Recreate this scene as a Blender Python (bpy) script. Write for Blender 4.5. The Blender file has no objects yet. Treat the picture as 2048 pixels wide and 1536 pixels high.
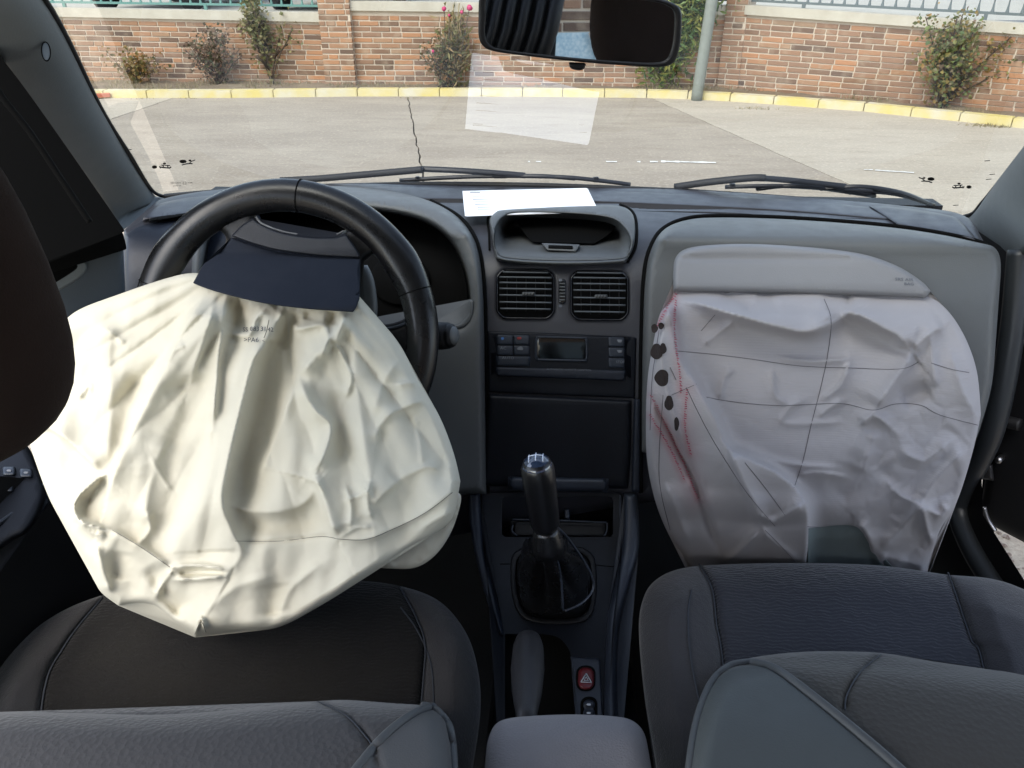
import bpy, bmesh, math, random
import numpy as np
from mathutils import Vector, noise
from mathutils.geometry import delaunay_2d_cdt
random.seed(7); np.random.seed(7)
S = bpy.context.scene; COL = S.collection
# ------------------------------------------------------------------ camera, world, sun, exposure
CZ = 1.27; F = 1600.0; TH = math.radians(28); PS = math.radians(3.8)
cam = bpy.data.objects.new('camera', bpy.data.cameras.new('camera')); COL.objects.link(cam)
cam.location = (0, 0, CZ); cam.rotation_euler = (math.radians(90)-TH, 0, PS)
cam.data.sensor_width = 36; cam.data.lens = F/2048*36; cam.data.clip_start = .02; cam.data.clip_end = 400
S.camera = cam
w = bpy.data.worlds.new('World'); S.world = w; w.use_nodes = True
nt = w.node_tree; bg = nt.nodes['Background']
sky = nt.nodes.new('ShaderNodeTexSky'); sky.sky_type = 'NISHITA'; sky.sun_disc = False
SUN_EL, SUN_AZ = math.radians(50), math.radians(-150)     # azimuth from the car's forward axis, negative = to its left
sky.sun_elevation = SUN_EL; sky.sun_rotation = SUN_AZ
hs = nt.nodes.new('ShaderNodeHueSaturation'); hs.inputs['Saturation'].default_value = .66      # thin high cloud
nt.links.new(sky.outputs[0], hs.inputs['Color']); nt.links.new(hs.outputs[0], bg.inputs[0]); bg.inputs[1].default_value = .15
sl = bpy.data.lights.new('sun', 'SUN'); sl.energy = 1.3; sl.angle = math.radians(50); sl.color = (1, .93, .82)
sun = bpy.data.objects.new('sun', sl); COL.objects.link(sun)
sd = Vector((math.sin(SUN_AZ)*math.cos(SUN_EL), math.cos(SUN_AZ)*math.cos(SUN_EL), math.sin(SUN_EL)))
sun.rotation_euler = sd.to_track_quat('Z', 'Y').to_euler()
S.view_settings.view_transform = 'Standard'; S.view_settings.look = 'None'
S.view_settings.exposure = 1.8; S.view_settings.gamma = 1; S.view_settings.use_curve_mapping = False
S.render.engine = 'CYCLES'
S.cycles.max_bounces = 8; S.cycles.transparent_max_bounces = 12

# ------------------------------------------------------------------ where a picture point lies in the place
fw = np.array([-math.sin(PS)*math.cos(TH), math.cos(PS)*math.cos(TH), -math.sin(TH)])
rt = np.array([math.cos(PS), math.sin(PS), 0.0]); up = np.cross(rt, fw); C0 = np.array([0, 0, CZ])
def rays(uv):
    uv = np.atleast_2d(np.asarray(uv, float))
    return fw[None]+((uv[:, :1]-1024)/F)*rt[None]+((768-uv[:, 1:2])/F)*up[None]
def PD(u, v, d): return C0+rays([(u, v)])[0]*d           # at a distance along the camera axis
def G(u, v, z=0.0):                                       # on a level plane
    R = rays([(u, v)])[0]; return C0+R*((z-CZ)/R[2])
def lift(P, n, h):                                        # raise points off a surface, towards the cabin's middle
    D = C0-P; D /= np.linalg.norm(D, axis=1)[:, None]; c = np.maximum(np.abs((D*n).sum(1)), .5)
    return P+D*(np.broadcast_to(np.asarray(h, float), (len(P),))/c)[:, None]
class Plane:
    def __init__(s, p, n): s.p = np.array(p, float); n = np.array(n, float); s.n = n/np.linalg.norm(n)
    def at(s, uv):
        R = rays(uv); t = ((s.p-C0)@s.n)/(R@s.n)
        return C0+R*t[:, None], np.repeat(s.n[None], len(R), 0)
class Prof:                                               # profile in Y,Z run along X
    def __init__(s, pts, n=12):
        p = catmull(np.array(pts, float), n, False)
        s.y, s.z = p[:, 0], p[:, 1]; sl = (s.z-CZ)/s.y
        k = np.maximum.accumulate(-sl); s.k = k+np.arange(len(k))*1e-9
        dy = np.gradient(s.y); dz = np.gradient(s.z); L = np.hypot(dy, dz)
        s.ny, s.nz = dz/L, -dy/L                          # faces back and up
        if s.nz.mean() < 0 and s.ny.mean() > 0: s.ny, s.nz = -s.ny, -s.nz
    def at(s, uv):
        R = rays(uv); q = -R[:, 2]/R[:, 1]
        y = np.interp(q, s.k, s.y); z = np.interp(q, s.k, s.z)
        t = y/R[:, 1]; P = C0+R*t[:, None]
        n = np.stack([0*y, np.interp(q, s.k, s.ny), np.interp(q, s.k, s.nz)], 1)
        n /= np.linalg.norm(n, axis=1)[:, None]
        return P, n
class Off:                                                # a surface raised by a height function
    def __init__(s, base, h): s.base, s.h = base, h
    def at(s, uv):
        uv = np.atleast_2d(np.asarray(uv, float)); P, n = s.base.at(uv)
        h = s.h(uv) if callable(s.h) else s.h
        return lift(P, n, h), n
def catmull(p, n, closed):
    m = len(p); out = []
    for i in range(m if closed else m-1):
        if closed: a, b, c, d = p[(i-1) % m], p[i], p[(i+1) % m], p[(i+2) % m]
        else: a, b, c, d = p[max(i-1, 0)], p[i], p[i+1], p[min(i+2, m-1)]
        for k in range(n):
            t = k/n
            out.append(.5*((2*b)+(c-a)*t+(2*a-5*b+4*c-d)*t*t+(3*b-a-3*c+d)*t**3))
    if not closed: out.append(p[-1])
    return np.array(out)
def outline(pts, step=5.0):                               # closed; a point with a third value is a corner
    if isinstance(pts, np.ndarray): return pts
    p = [np.array(q[:2], float) for q in pts]; cor = [i for i, q in enumerate(pts) if len(q) > 2]
    if not cor: c = catmull(np.array(p), 16, True)
    else:
        c = []
        for a, b in zip(cor, cor[1:]+[cor[0]+len(p)]):
            c.append(catmull(np.array([p[i % len(p)] for i in range(a, b+1)]), 16, False)[:-1])
        c = np.concatenate(c)
    c2 = np.vstack([c, c[:1]]); L = np.r_[0, np.cumsum(np.hypot(*np.diff(c2, axis=0).T))]
    n = max(8, int(L[-1]/step)); s = np.linspace(0, L[-1], n, endpoint=False)
    s = np.unique(np.r_[s, [L[16*i] for i in cor] if False else []])
    return np.stack([np.interp(s, L, c2[:, 0]), np.interp(s, L, c2[:, 1])], 1)
def rrect(x0, y0, x1, y1, r, sk=0):
    o = []
    for cx, cy, a in ((x1-r, y0+r, -90), (x1-r, y1-r, 0), (x0+r, y1-r, 90), (x0+r, y0+r, 180)):
        for k in range(5):
            t = math.radians(a+k*22.5); x = cx+r*math.cos(t); o.append((x, cy+r*math.sin(t)+sk*(x-x0)))
    return o
def dist(pts, line, closed=True):                         # distance to a polyline
    A = line; B = np.roll(line, -1, 0) if closed else line[1:]
    if not closed: A = line[:-1]
    best = np.full(len(pts), 1e9)
    for i in range(0, len(A)):
        d = B[i]-A[i]; L = d@d+1e-12
        t = np.clip(((pts-A[i])@d)/L, 0, 1); q = pts-(A[i]+t[:, None]*d)
        best = np.minimum(best, np.hypot(q[:, 0], q[:, 1]))
    return best
def inside(pts, poly):
    x, y = pts[:, 0], pts[:, 1]; c = np.zeros(len(pts), bool)
    for (x1, y1), (x2, y2) in zip(poly, np.roll(poly, -1, 0)):
        m = ((y1 > y) != (y2 > y)); 
        if y2 != y1: c ^= m & (x < (x2-x1)*(y-y1)/(y2-y1)+x1)
    return c
def link(name, me, mat=None, parent=None, smooth=True):
    o = bpy.data.objects.new(name, me); COL.objects.link(o)
    if mat is not None and not me.materials: me.materials.append(mat)
    if parent is not None: o.parent = parent; o.matrix_parent_inverse = parent.matrix_basis.inverted()
    if smooth and len(me.polygons): me.polygons.foreach_set('use_smooth', [True]*len(me.polygons))
    return o
def mesh(name, V, Fc, mat=None, parent=None, smooth=True):
    me = bpy.data.meshes.new(name); me.from_pydata([tuple(v) for v in V], [], [tuple(f) for f in Fc]); me.update()
    return link(name, me, mat, parent, smooth)
def panel(name, cont, surf, mat, parent, h=.01, rim=8, rdrop=None, step=12, skirt=.02, holes=(), hf=None, back=0, cs=5.0):
    """A closed shape on a surface: rounded rim, real thickness, optional openings."""
    O = outline(cont, cs); H = [outline(q, cs) for q in holes]
    loops = [O]+H; allp = [O]+H
    pts = []
    for L in loops:                                      # rings inside the rim
        nx = np.roll(L, -1, 0)-np.roll(L, 1, 0); nn = np.stack([-nx[:, 1], nx[:, 0]], 1); nn /= np.hypot(*nn.T)[:, None]+1e-9
        t = inside(L+nn*.8, L); sgn = 1 if t.mean() > .5 else -1
        if L is not O: sgn = -sgn
        for f in (.06, .18, .36, .6, .9):
            q = L+nn*sgn*rim*f; m = inside(q, O)
            for h_ in H: m &= ~inside(q, h_)
            q = q[m]
            dd = np.min([dist(q, l) for l in loops], 0); pts.append(q[dd > rim*f*.85])
    x0, y0 = O.min(0); x1, y1 = O.max(0)
    gx, gy = np.meshgrid(np.arange(x0, x1, step), np.arange(y0, y1, step*.87)); gx = gx+(np.arange(gx.shape[0]) % 2)[:, None]*step*.5
    g = np.stack([gx.ravel(), gy.ravel()], 1); m = inside(g, O)
    for h_ in H: m &= ~inside(g, h_)
    g = g[m]; dd = np.min([dist(g, l) for l in loops], 0); pts.append(g[dd > max(rim*.95, step*.35)])
    base = []; edges = []; k = 0
    for L in loops:
        n = len(L); edges += [(k+i, k+(i+1) % n) for i in range(n)]; k += n; base.append(L)
    P2 = np.vstack(base+pts)
    vv, ee, ff, ov, oe, of = delaunay_2d_cdt([Vector(p) for p in P2], edges, [], 1, 1e-4, True)
    V2 = np.array([tuple(v) for v in vv]); ff = [tuple(f) for f in ff]
    if H:
        cen = np.array([V2[list(f)].mean(0) for f in ff]); m = np.ones(len(ff), bool)
        for h_ in H: m &= ~inside(cen, h_)
        ff = [f for f, a in zip(ff, m) if a]
    d = np.min([dist(V2, l) for l in loops], 0)
    t = np.clip(d/rim, 0, 1); rr = np.sqrt(np.clip(1-(1-t)**2, 0, 1))
    hd = rdrop if rdrop is not None else h
    hh = h-hd*(1-rr)
    if hf is not None: hh = hh+hf(V2, d)
    P, n = surf.at(V2); W = lift(P, n, hh); D = C0-P; D /= np.linalg.norm(D, axis=1)[:, None]
    # winding
    f0 = np.array(ff[:200]); a = V2[f0[:, 1]]-V2[f0[:, 0]]; b = V2[f0[:, 2]]-V2[f0[:, 0]]
    if np.sum(a[:, 0]*b[:, 1]-a[:, 1]*b[:, 0]) > 0: ff = [f[::-1] for f in ff]
    V = list(W); Fc = list(ff)
    cnt = {}
    for f in ff:
        for i in range(3):
            a, b = f[i], f[(i+1) % 3]; cnt[(a, b)] = 1
    be = [(a, b) for (a, b) in cnt if (b, a) not in cnt]
    if back:                                             # inflated: a rear skin joined at the outline
        nb = len(V); bd = -back*rr
        Wb = P+D*(np.minimum(hh, 0)[:, None]+bd[:, None]-hd)
        V += list(Wb); Fc += [(f[2]+nb, f[1]+nb, f[0]+nb) for f in ff]
        Fc += [(b, a, a+nb, b+nb) for a, b in be]
    elif skirt:
        idx = {}; 
        for a, b in be:
            for q in (a, b):
                if q not in idx: idx[q] = len(V); V.append(W[q]-D[q]*skirt)
        Fc += [(b, a, idx[a], idx[b]) for a, b in be]
    return mesh(name, V, Fc, mat, parent)
def tube3(name, P, r, mat, parent=None, seg=8, closed=False, sq=1.0):
    P = np.array(P, float); n = len(P)
    T = np.gradient(P, axis=0) if not closed else np.roll(P, -1, 0)-np.roll(P, 1, 0)
    T /= np.linalg.norm(T, axis=1)[:, None]+1e-12
    r = np.broadcast_to(np.array(r, float), (n,)); ref = np.array([.13, .2, .97]); V = []; Fc = []
    a = np.cross(T[0], ref); a /= np.linalg.norm(a)
    for i in range(n):
        a = a-T[i]*(a@T[i]); a /= np.linalg.norm(a)+1e-12; b = np.cross(T[i], a)
        for k in range(seg):
            t = 2*math.pi*k/seg; V.append(P[i]+r[i]*(math.cos(t)*a+sq*math.sin(t)*b))
    m = n if closed else n-1
    for i in range(m):
        for k in range(seg):
            j = (i+1) % n; Fc.append((i*seg+k, i*seg+(k+1) % seg, j*seg+(k+1) % seg, j*seg+k))
    if not closed: Fc += [tuple(range(seg))[::-1], tuple((n-1)*seg+k for k in range(seg))]
    return mesh(name, V, Fc, mat, parent)
def seam(name, px, surf, r, mat, parent, off=0.0, n=8, seg=6, smooth=True):
    p = catmull(np.array(px, float), n, False) if smooth else np.array(px, float)
    P, nn = surf.at(p); return tube3(name, lift(P, nn, off), r, mat, parent, seg)
def join_tubes(name, lists, r, mat, parent, seg=5):       # many alike threads as one part
    V = []; Fc = []
    for P in lists:
        o = tube3('tmp', P, r, mat, None, seg); k = len(V)
        V += [v.co[:] for v in o.data.vertices]; Fc += [tuple(i+k for i in f.vertices) for f in o.data.polygons]
        me = o.data; bpy.data.objects.remove(o); bpy.data.meshes.remove(me)
    return mesh(name, V, Fc, mat, parent)
def lathe(name, A, B, prof, mat, parent=None, seg=20, sx=1.0):
    A = np.array(A, float); B = np.array(B, float); T = B-A; L = np.linalg.norm(T); T /= L
    a = np.cross(T, [0, 0, 1]) if abs(T[2]) < .9 else np.cross(T, [0, 1, 0]); a /= np.linalg.norm(a); b = np.cross(T, a)
    V = []; Fc = []
    for t, r in prof:
        for k in range(seg): q = 2*math.pi*k/seg; V.append(A+T*L*t+r*(math.cos(q)*a*sx+math.sin(q)*b))
    for i in range(len(prof)-1):
        for k in range(seg): Fc.append((i*seg+k, i*seg+(k+1) % seg, (i+1)*seg+(k+1) % seg, (i+1)*seg+k))
    Fc += [tuple(range(seg))[::-1], tuple((len(prof)-1)*seg+k for k in range(seg))]
    return mesh(name, V, Fc, mat, parent)
def boxm(name, c, s, mat, parent=None, rz=0, bev=0.0, rx=0):
    bm = bmesh.new(); bmesh.ops.create_cube(bm, size=1)
    for v in bm.verts: v.co = Vector((v.co.x*s[0], v.co.y*s[1], v.co.z*s[2]))
    if bev: bmesh.ops.bevel(bm, geom=bm.edges[:], offset=bev, segments=2, affect='EDGES', profile=.6)
    me = bpy.data.meshes.new(name); bm.to_mesh(me); bm.free()
    o = link(name, me, mat, parent, False); o.location = c; o.rotation_euler = (rx, 0, rz); return o
def empty(name, loc=(0, 0, 0), rz=0):
    o = bpy.data.objects.new(name, None); COL.objects.link(o); o.location = loc; o.rotation_euler = (0, 0, rz); o.empty_display_size = .05
    return o
def tag(o, label, cat, group=None, kind=None):
    if label: o['label'] = label
    if cat: o['category'] = cat
    if group: o['group'] = group
    if kind: o['kind'] = kind
    return o
def struct(o): o['kind'] = 'structure'; return o
_txt = {}
def text(name, s, u, v, hpx, surf, mat, parent, off=.001, ang=0, sx=1.0, bold=0.0):
    c = bpy.data.curves.new('t', 'FONT'); c.body = s; c.size = 1; c.resolution_u = 2; c.offset = bold
    o = bpy.data.objects.new('t', c); COL.objects.link(o); bpy.context.view_layer.update()
    me = bpy.data.meshes.new_from_object(o.evaluated_get(bpy.context.evaluated_depsgraph_get()))
    bpy.data.objects.remove(o)
    if not len(me.vertices): return None
    co = np.array([q.co[:2] for q in me.vertices]); k = hpx/.7
    ca, sa = math.cos(ang), math.sin(ang); x = co[:, 0]*k*sx; y = -co[:, 1]*k
    uv = np.stack([u+x*ca-y*sa, v+x*sa+y*ca], 1)
    P, n = surf.at(uv); P = lift(P, n, off)
    for q, p in zip(me.vertices, P): q.co = p
    me.name = name; return link(name, me, mat, parent, False)
def decal(name, poly, surf, mat, parent, off=.001, step=6):
    return panel(name, poly, surf, mat, parent, h=off, rim=1.0, rdrop=0, step=step, skirt=.0006, cs=3)
# ------------------------------------------------------------------ materials
def mat(name, col, rough=.6, bump=None, var=None, spec=.5, metal=0, coat=0, sheen=0, emit=None):
    m = bpy.data.materials.new(name); m.use_nodes = True; n = m.node_tree.nodes; l = m.node_tree.links
    b = n['Principled BSDF']; b.inputs['Base Color'].default_value = (*col, 1); b.inputs['Roughness'].default_value = rough
    b.inputs['Metallic'].default_value = metal; b.inputs['Specular IOR Level'].default_value = spec
    b.inputs['Coat Weight'].default_value = coat
    if sheen: b.inputs['Sheen Weight'].default_value = sheen; b.inputs['Sheen Roughness'].default_value = .4
    tc = n.new('ShaderNodeTexCoord')
    if var:                                              # (scale, strength, second colour)
        t = n.new('ShaderNodeTexNoise'); t.inputs['Scale'].default_value = var[0]; t.inputs['Detail'].default_value = 6
        l.new(tc.outputs['Object'], t.inputs['Vector'])
        r = n.new('ShaderNodeMapRange'); r.inputs[1].default_value = .35; r.inputs[2].default_value = .68; l.new(t.outputs[0], r.inputs[0])
        r.inputs[4].default_value = var[1]
        x = n.new('ShaderNodeMix'); x.data_type = 'RGBA'; x.inputs[6].default_value = (*col, 1); x.inputs[7].default_value = (*var[2], 1)
        l.new(r.outputs[0], x.inputs[0]); l.new(x.outputs[2], b.inputs['Base Color'])
        d_ = n.new('ShaderNodeTexNoise'); d_.inputs['Scale'].default_value = 45; d_.inputs['Detail'].default_value = 8; l.new(tc.outputs['Object'], d_.inputs['Vector'])
        q_ = n.new('ShaderNodeMapRange'); q_.inputs[1].default_value = .3; q_.inputs[2].default_value = .7; q_.inputs[3].default_value = max(.05, rough-.03); q_.inputs[4].default_value = min(1, rough+.07); l.new(d_.outputs[0], q_.inputs[0]); l.new(q_.outputs[0], b.inputs['Roughness'])
    if bump:                                             # list of (kind, scale, strength, distance[, stretch])
        prev = None
        for q in bump:
            k, sc, st, ds = q[:4]; mp = n.new('ShaderNodeMapping'); l.new(tc.outputs['Object'], mp.inputs[0])
            if len(q) > 4: mp.inputs['Scale'].default_value = q[4]
            if k == 'noise': t = n.new('ShaderNodeTexNoise'); t.inputs['Detail'].default_value = 4
            elif k == 'vor': t = n.new('ShaderNodeTexVoronoi')
            elif k == 'wave': t = n.new('ShaderNodeTexWave'); t.inputs['Distortion'].default_value = q[5] if len(q) > 5 else 1.0; t.inputs['Detail'].default_value = 2; t.bands_direction = q[6] if len(q) > 6 else 'X'
            t.inputs['Scale'].default_value = sc; l.new(mp.outputs[0], t.inputs['Vector'])
            bp = n.new('ShaderNodeBump'); bp.inputs['Strength'].default_value = st; bp.inputs['Distance'].default_value = ds
            l.new(t.outputs[0], bp.inputs['Height'])
            if prev: l.new(prev.outputs[0], bp.inputs['Normal'])
            prev = bp
        l.new(prev.outputs[0], b.inputs['Normal'])
    return m
grain = [('noise', 900, .25, .0006), ('vor', 700, .2, .0005)]
M = {}
M['dash_dark'] = mat('dark slate dashboard plastic', (.033, .034, .042), .42, grain, (9, .3, (.042, .043, .051)), .5)
M['dash_mid'] = mat('grey dashboard plastic', (.085, .09, .092), .5, grain, (7, .6, (.07, .075, .077)))
M['dash_light'] = mat('light grey dashboard plastic', (.10, .105, .106), .5, grain, (6, .5, (.084, .09, .092)))
M['lid'] = mat('airbag lid plastic', (.22, .22, .225), .52, grain, (8, .4, (.19, .19, .20)))
M['navy'] = mat('navy console plastic', (.0045, .006, .010), .5, grain, None, .28)
M['navy2'] = mat('blue grey console plastic', (.013, .017, .027), .45, grain, None, .4)
M['black'] = mat('black plastic', (.006, .006, .007), .5, grain, None, .3)
M['void'] = mat('black recess', (.003, .003, .003), .9, None, None, .1)
M['gloss_black'] = mat('glossy black plastic', (.006, .007, .01), .15)
M['leather'] = mat('worn black leather', (.005, .0053, .006), .27, [('vor', 500, .12, .0003)], (30, .5, (.012, .012, .013)), .4)
M['flap'] = mat('torn navy cover', (.008, .012, .022), .8, [('noise', 500, .4, .0005)], (12, .5, (.011, .015, .026)), .3)
M['hub'] = mat('wheel pad plastic', (.012, .014, .020), .5, grain, None, .35)
M['pillar'] = mat('pillar trim', (.17, .185, .19), .65, [('noise', 400, .35, .0006)], (5, .5, (.15, .165, .172)))
M['rubber'] = mat('rubber seal', (.008, .008, .009), .6)
M['metal'] = mat('dull metal', (.35, .35, .36), .35, None, None, .5, 1)
M['carpet'] = mat('black carpet', (.012, .012, .012), .95, [('noise', 600, .8, .003)])
M['brown_fab'] = mat('brown black headrest cloth', (.022, .015, .013), .95, [('noise', 800, .5, .001)], (20, .5, (.03, .02, .017)), .1)
M['paper'] = mat('white paper', (.86, .87, .9), .7)
M['white_ink'] = mat('white print', (.45, .48, .52), .5); M['red_ink'] = mat('red print', (.25, .03, .03), .5); M['blue_ink'] = mat('blue print', (.05, .15, .4), .5)
M['dark_ink'] = mat('dark print', (.03, .035, .05), .7)
M['faint_ink'] = mat('faint grey print', (.10, .11, .13), .7)
M['hazard'] = mat('red switch', (.11, .012, .016), .35, None, None, .5)
M['screen'] = mat('dark display', (.004, .005, .006), .12)
def fold(uv, pts, amp, wl, wr, kind='s', taper=.18):
    p = catmull(np.array(pts, float), 6, False); seg = np.diff(p, axis=0); Ls = np.hypot(*seg.T); cum = np.r_[0, np.cumsum(Ls)]; T = cum[-1]
    mg = 5*max(wl, wr); lo, hi = p.min(0)-mg, p.max(0)+mg; sel = np.where((uv[:, 0] > lo[0]) & (uv[:, 0] < hi[0]) & (uv[:, 1] > lo[1]) & (uv[:, 1] < hi[1]))[0]
    full = np.zeros(len(uv)); uv = uv[sel]
    if not len(uv): return full
    bd = np.full(len(uv), 1e9); bs = np.zeros(len(uv)); bt = np.zeros(len(uv))
    for i in range(len(seg)):
        d = seg[i]; L = Ls[i]+1e-9; q = uv-p[i]; t = np.clip((q@d)/(L*L), 0, 1); e = q-t[:, None]*d; dd = np.hypot(e[:, 0], e[:, 1])
        m = dd < bd; bd[m] = dd[m]; bs[m] = (d[0]*q[m, 1]-d[1]*q[m, 0]); bt[m] = (cum[i]+t[m]*L)/T
    wd = np.where(bs > 0, wl, wr); x = bd/wd
    pr = np.exp(-x*x) if kind == 'g' else (1/np.sqrt(1+(x*1.3)**2*(1+x*x*.35)))*np.exp(-x*x*.12)
    if kind == 's': pr = np.where(x > 0, np.exp(-np.sqrt(x*x+.02)*1.15+.16), 1)
    tp = np.clip(np.minimum(bt, 1-bt)/taper, 0, 1) if taper else 1
    tp = tp*tp*(3-2*tp) if taper else 1
    full[sel] = amp*pr*(.25+.75*tp if taper else 1); return full
def crumple(uv, sc, amp, seed=0, warp=.6):
    h = np.zeros(len(uv))
    for i, (x, y) in enumerate(uv):
        p = Vector((x*sc, y*sc, seed)); q = p+Vector((noise.noise(p*1.3), noise.noise(p*1.3+Vector((7, 3, 1))), 0))*warp
        d = noise.voronoi(q)[0]; h[i] = (d[1]-d[0])
    h = np.clip(h, 0, .6); return amp*(h-.25)
def smooth_noise(uv, sx, sy, amp, seed=0, ang=0):
    ca, sa = math.cos(ang), math.sin(ang); X = uv[:, 0]*ca+uv[:, 1]*sa; Y = -uv[:, 0]*sa+uv[:, 1]*ca
    return amp*np.array([noise.noise(Vector((a*sx, b*sy, seed))) for a, b in zip(X, Y)])
def colour_attr(o, vals, name='stain_tone'):
    a = o.data.color_attributes.new(name, 'FLOAT_COLOR', 'POINT')
    v = np.ones((len(o.data.vertices), 4)); v[:, 0] = v[:, 1] = v[:, 2] = vals; a.data.foreach_set('color', v.ravel())

# ================================================================== driver's airbag
def driver_airbag():
    root = empty('airbag', PD(550, 620, .9))
    tag(root, 'deflated cream airbag hanging from the burst steering wheel hub', 'airbag', 'deployed front airbags')
    sf = Prof([(.90, 1.05), (.885, .98), (.875, .935), (.84, .88), (.775, .80), (.705, .725), (.665, .63), (.67, .56), (.68, .47)])
    FR = [
     ([(545, 625), (532, 680), (507, 720), (490, 780), (472, 851), (454, 933), (444, 1005), (464, 1062), (482, 1101), (470, 1130)], .034, 46, 16),
     ([(575, 640), (552, 740), (528, 850), (500, 960), (485, 1040)], -0.0124, 34, 36, 'g'),
     ([(597, 752), (575, 810), (561, 850), (532, 922), (516, 962)], .014, 9, 34),
     ([(700, 630), (650, 690), (597, 752)], .017, 14, 26),
     ([(595, 752), (612, 790), (632, 822), (661, 850), (650, 905), (618, 955)], .021, 20, 16),
     ([(672, 686), (690, 720), (703, 757), (690, 800)], .011, 16, 6),
     ([(712, 630), (710, 700), (712, 760), (725, 850), (738, 960), (745, 1040)], .016, 22, 50),
     ([(690, 775), (680, 850), (700, 930)], -0.0074, 18, 18, 'g'),
     ([(752, 890), (757, 858), (780, 830), (815, 812), (850, 802)], .010, 7, 22),
     ([(790, 770), (830, 765), (860, 775)], .006, 12, 5),
     ([(800, 960), (770, 985), (745, 1010)], .009, 20, 6),
     ([(615, 958), (635, 966), (650, 1003), (662, 1045), (676, 1076)], .030, 6, 40),
     ([(480, 1052), (560, 1045), (640, 1030)], -0.0136, 30, 30, 'g'),
     ([(452, 1005), (500, 1022), (560, 1023), (606, 1008), (630, 980)], .010, 10, 24),
     ([(468, 1081), (560, 1081), (640, 1071), (676, 1077)], -.004, 3, 3),
     ([(676, 1077), (730, 1078), (780, 1060), (850, 1025), (918, 968)], .011, 10, 34),
     ([(676, 1077), (715, 1055), (745, 1055)], .008, 5, 12),
     ([(690, 1000), (720, 990), (735, 975)], .008, 10, 6), ([(700, 1060), (702, 1010), (690, 970)], .007, 8, 8),
     ([(745, 1040), (735, 1000), (742, 960)], .008, 5, 12), ([(840, 1060), (870, 1040), (905, 1022)], .008, 6, 14),
     ([(436, 560), (390, 620), (352, 690), (312, 770), (272, 850), (238, 925), (214, 1000)], .028, 9, 62),
     ([(282, 740), (258, 820), (236, 910)], -0.0112, 22, 22, 'g'),
     ([(232, 620), (218, 700), (222, 800), (214, 930)], .014, 60, 30),
     ([(60, 850), (103, 858), (150, 893), (207, 947)], .018, 7, 44),
     ([(212, 948), (178, 972), (150, 1004), (160, 1040), (215, 1060)], .022, 9, 9),
     ([(212, 955), (190, 985), (172, 1010)], -0.0074, 7, 7, 'g'),
     ([(215, 1057), (280, 1092), (345, 1135)], .014, 34, 6),
     ([(160, 1040), (180, 1062), (215, 1072)], .010, 12, 5),
     ([(345, 1134), (400, 1131), (452, 1139)], .012, 5, 5), ([(348, 1159), (400, 1157), (450, 1152)], .013, 5, 5),
     ([(352, 1147), (400, 1144), (448, 1146)], -0.0050, 5, 5, 'g'),
     ([(345, 1140), (328, 1165), (312, 1195)], .010, 12, 6),
     ([(430, 585), (420, 640), (395, 720), (375, 780)], .013, 24, 10),
     ([(452, 590), (446, 645), (436, 730), (425, 860)], .018, 26, 8),
     ([(478, 600), (476, 640), (468, 690)], -0.0124, 12, 14, 'g'),
     ([(535, 612), (512, 640), (498, 668), (458, 668)], .016, 9, 12),
     ([(570, 622), (550, 650), (545, 690)], .014, 18, 8), ([(592, 622), (580, 655), (560, 700)], -0.0099, 12, 12, 'g'),
     ([(586, 645), (598, 658), (640, 650), (652, 660)], .013, 8, 10),
     ([(652, 650), (655, 685), (640, 720)], .014, 14, 8), ([(620, 622), (616, 640)], -0.0099, 12, 12, 'g'), ([(672, 622), (664, 650)], -0.0112, 12, 12, 'g'),
     ([(690, 625), (680, 660), (670, 690)], .014, 10, 14), ([(470, 600), (500, 606)], -0.0087, 14, 14, 'g'),
     ([(300, 1125), (335, 1190), (372, 1235)], -0.0112, 20, 26, 'g'), ([(390, 1272), (402, 1235), (410, 1262)], .006, 4, 4),
     ([(245, 1100), (232, 1160)], -0.0074, 22, 22, 'g'), ([(190, 1085), (205, 1130), (222, 1190)], .010, 22, 10),
     ([(400, 1235), (470, 1175), (560, 1150)], .009, 26, 30), ([(545, 1165), (552, 1235)], -0.0074, 26, 26, 'g'),
     ([(600, 1245), (690, 1170), (790, 1105)], .012, 12, 40), ([(560, 1240), (580, 1180), (650, 1120)], .007, 16, 16),
     ([(335, 870), (302, 960), (286, 1050)], .014, 34, 30), ([(402, 850), (388, 950), (350, 1030), (292, 1085)], -0.0081, 26, 26, 'g'),
     ([(292, 1020), (300, 1060), (272, 1090)], .010, 10, 14), ([(155, 800), (180, 770), (178, 790)], .006, 5, 8),
     ([(205, 655), (232, 672), (250, 690)], .005, 8, 8), ([(300, 910), (322, 950), (345, 985)], .004, 10, 8),
     ([(800, 720), (770, 760), (745, 830)], .006, 14, 18), ([(825, 830), (840, 880), (845, 930)], .006, 10, 14), ([(800, 960), (850, 935), (880, 940)], .007, 6, 16),
     ([(330, 725), (350, 700), (372, 690)], .006, 6, 10), ([(325, 790), (370, 770), (420, 760)], -0.0050, 16, 16, 'g'),
    ]
    def folds(uv):
        h = np.zeros(len(uv))
        for f in FR: h += 1.0*fold(uv, f[0], *f[1:4], kind=(f[4] if len(f) > 4 else 's'))
        return h
    def hf(uv, d=None):
        if d is None: d = np.full(len(uv), 60.)
        e = np.clip(d/16, 0, 1)
        h = folds(uv)*(.35+.65*e)*np.clip((uv[:, 1]-560)/70, .25, 1)
        h += smooth_noise(uv, .012, .0035, .010, 3, .25)*e+smooth_noise(uv, .03, .01, .003, 5, .15)*e
        dx = uv[:, 0]-560; dy = uv[:, 1]-470; th = np.arctan2(dx, dy); r = np.hypot(dx, dy)
        q = np.array([noise.noise(Vector((a*6.5, b*.0022, 2)))+.22*noise.noise(Vector((a*15, b*.004, 7))) for a, b in zip(th, r)])
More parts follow.
